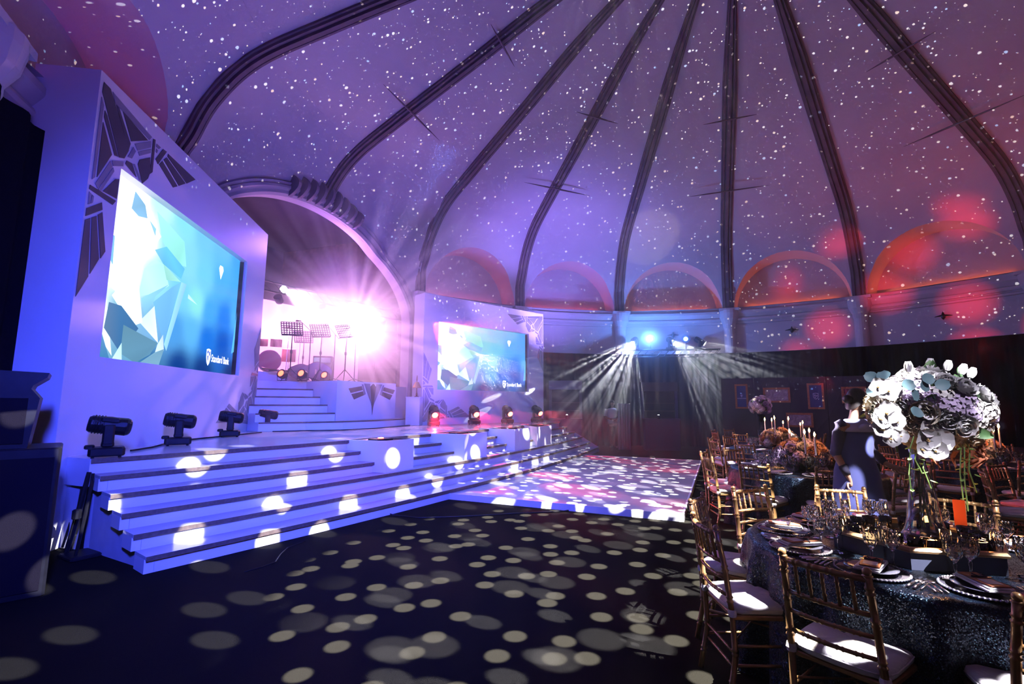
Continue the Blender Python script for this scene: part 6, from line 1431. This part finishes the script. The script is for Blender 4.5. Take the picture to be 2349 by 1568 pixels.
cl_.matrix_world = T(*(dp(812, 745, 13.4) + Vector((-.3, .2, -.1)))) @ Rz(-.38) @ Sc(2.9, 3.6, 2.7)

cl_ = haze(MB().ball((0, 0, 0), 1, 20, 12), .38, 'added ball of haze for the blue glow round the far truss lamps', True)  # haze ball added to make the blue lamps glow
cl_.matrix_world = T(*dp(1478, 772, 18.4)) @ Sc(2.3, 1.9, 1.6)
def rays(g, scale, size, soft, keep, base, length, an, dens, lab):
    """drifting haze drawn out along a lamp's rays: a cone of haze that is thick where the holes of the lamp's pattern are"""
    R0 = math.tan(R_(an / 2 - 1)); b = MB(); b.lathe([(R0 * .08, -.08), (R0 * length * .5, -length * .5), (R0 * length * .72, -length * .9), (R0 * length * .3, -length * 1.05)][::-1], 28)
    M = bpy.data.materials.new('ray_haze'); M.use_nodes = True; nt = M.node_tree; nt.nodes.clear()
    o_ = nd(nt, 'ShaderNodeOutputMaterial'); v = nd(nt, 'ShaderNodeVolumeScatter'); v.inputs['Anisotropy'].default_value = .3; v.inputs['Color'].default_value = (1, 1, 1, 1)
    nt.links.new(v.outputs[0], o_.inputs['Volume'])
    tc = nd(nt, 'ShaderNodeTexCoord'); sp = nd(nt, 'ShaderNodeSeparateXYZ'); nt.links.new(tc.outputs['Object'], sp.inputs[0])
    dx = nd(nt, 'ShaderNodeMath', operation='DIVIDE'); dy = nd(nt, 'ShaderNodeMath', operation='DIVIDE')
    nt.links.new(sp.outputs[0], dx.inputs[0]); nt.links.new(sp.outputs[2], dx.inputs[1]); nt.links.new(sp.outputs[1], dy.inputs[0]); nt.links.new(sp.outputs[2], dy.inputs[1])
    cb = nd(nt, 'ShaderNodeCombineXYZ'); nt.links.new(dx.outputs[0], cb.inputs[0]); nt.links.new(dy.outputs[0], cb.inputs[1])
    vo = nd(nt, 'ShaderNodeTexVoronoi', voronoi_dimensions='2D'); vo.inputs['Scale'].default_value = scale; vo.inputs['Randomness'].default_value = .85; nt.links.new(cb.outputs[0], vo.inputs['Vector'])
    mr = nd(nt, 'ShaderNodeMapRange'); mr.inputs[1].default_value = size; mr.inputs[2].default_value = size + soft; mr.inputs[3].default_value = 1; mr.inputs[4].default_value = base * .5; nt.links.new(vo.outputs['Distance'], mr.inputs[0]); out = mr.outputs[0]
    if keep < 1:
        sc = nd(nt, 'ShaderNodeSeparateColor'); nt.links.new(vo.outputs['Color'], sc.inputs[0]); lt = nd(nt, 'ShaderNodeMath', operation='LESS_THAN'); lt.inputs[1].default_value = keep; nt.links.new(sc.outputs[0], lt.inputs[0])
        mu = nd(nt, 'ShaderNodeMath', operation='MULTIPLY'); nt.links.new(out, mu.inputs[0]); nt.links.new(lt.outputs[0], mu.inputs[1]); out = mu.outputs[0]
    # the haze thins with distance from the lamp
    md = nd(nt, 'ShaderNodeMapRange'); md.inputs[1].default_value = -length; md.inputs[2].default_value = 0; md.inputs[3].default_value = .0; md.inputs[4].default_value = dens; nt.links.new(sp.outputs[2], md.inputs[0])
    m2 = nd(nt, 'ShaderNodeMath', operation='MULTIPLY'); nt.links.new(out, m2.inputs[0]); nt.links.new(md.outputs[0], m2.inputs[1]); nt.links.new(m2.outputs[0], v.inputs['Density'])
    M.cycles.volume_step_rate = STEPR
    o = b.ob('haze', M); o['kind'] = 'stuff'; o['label'] = lab; o['category'] = 'haze'; o.matrix_world = g.matrix_world
STEPR = .35
for q in BEAMS: rays(*q)  # adds haze cones shaped as the light rays of these lamps
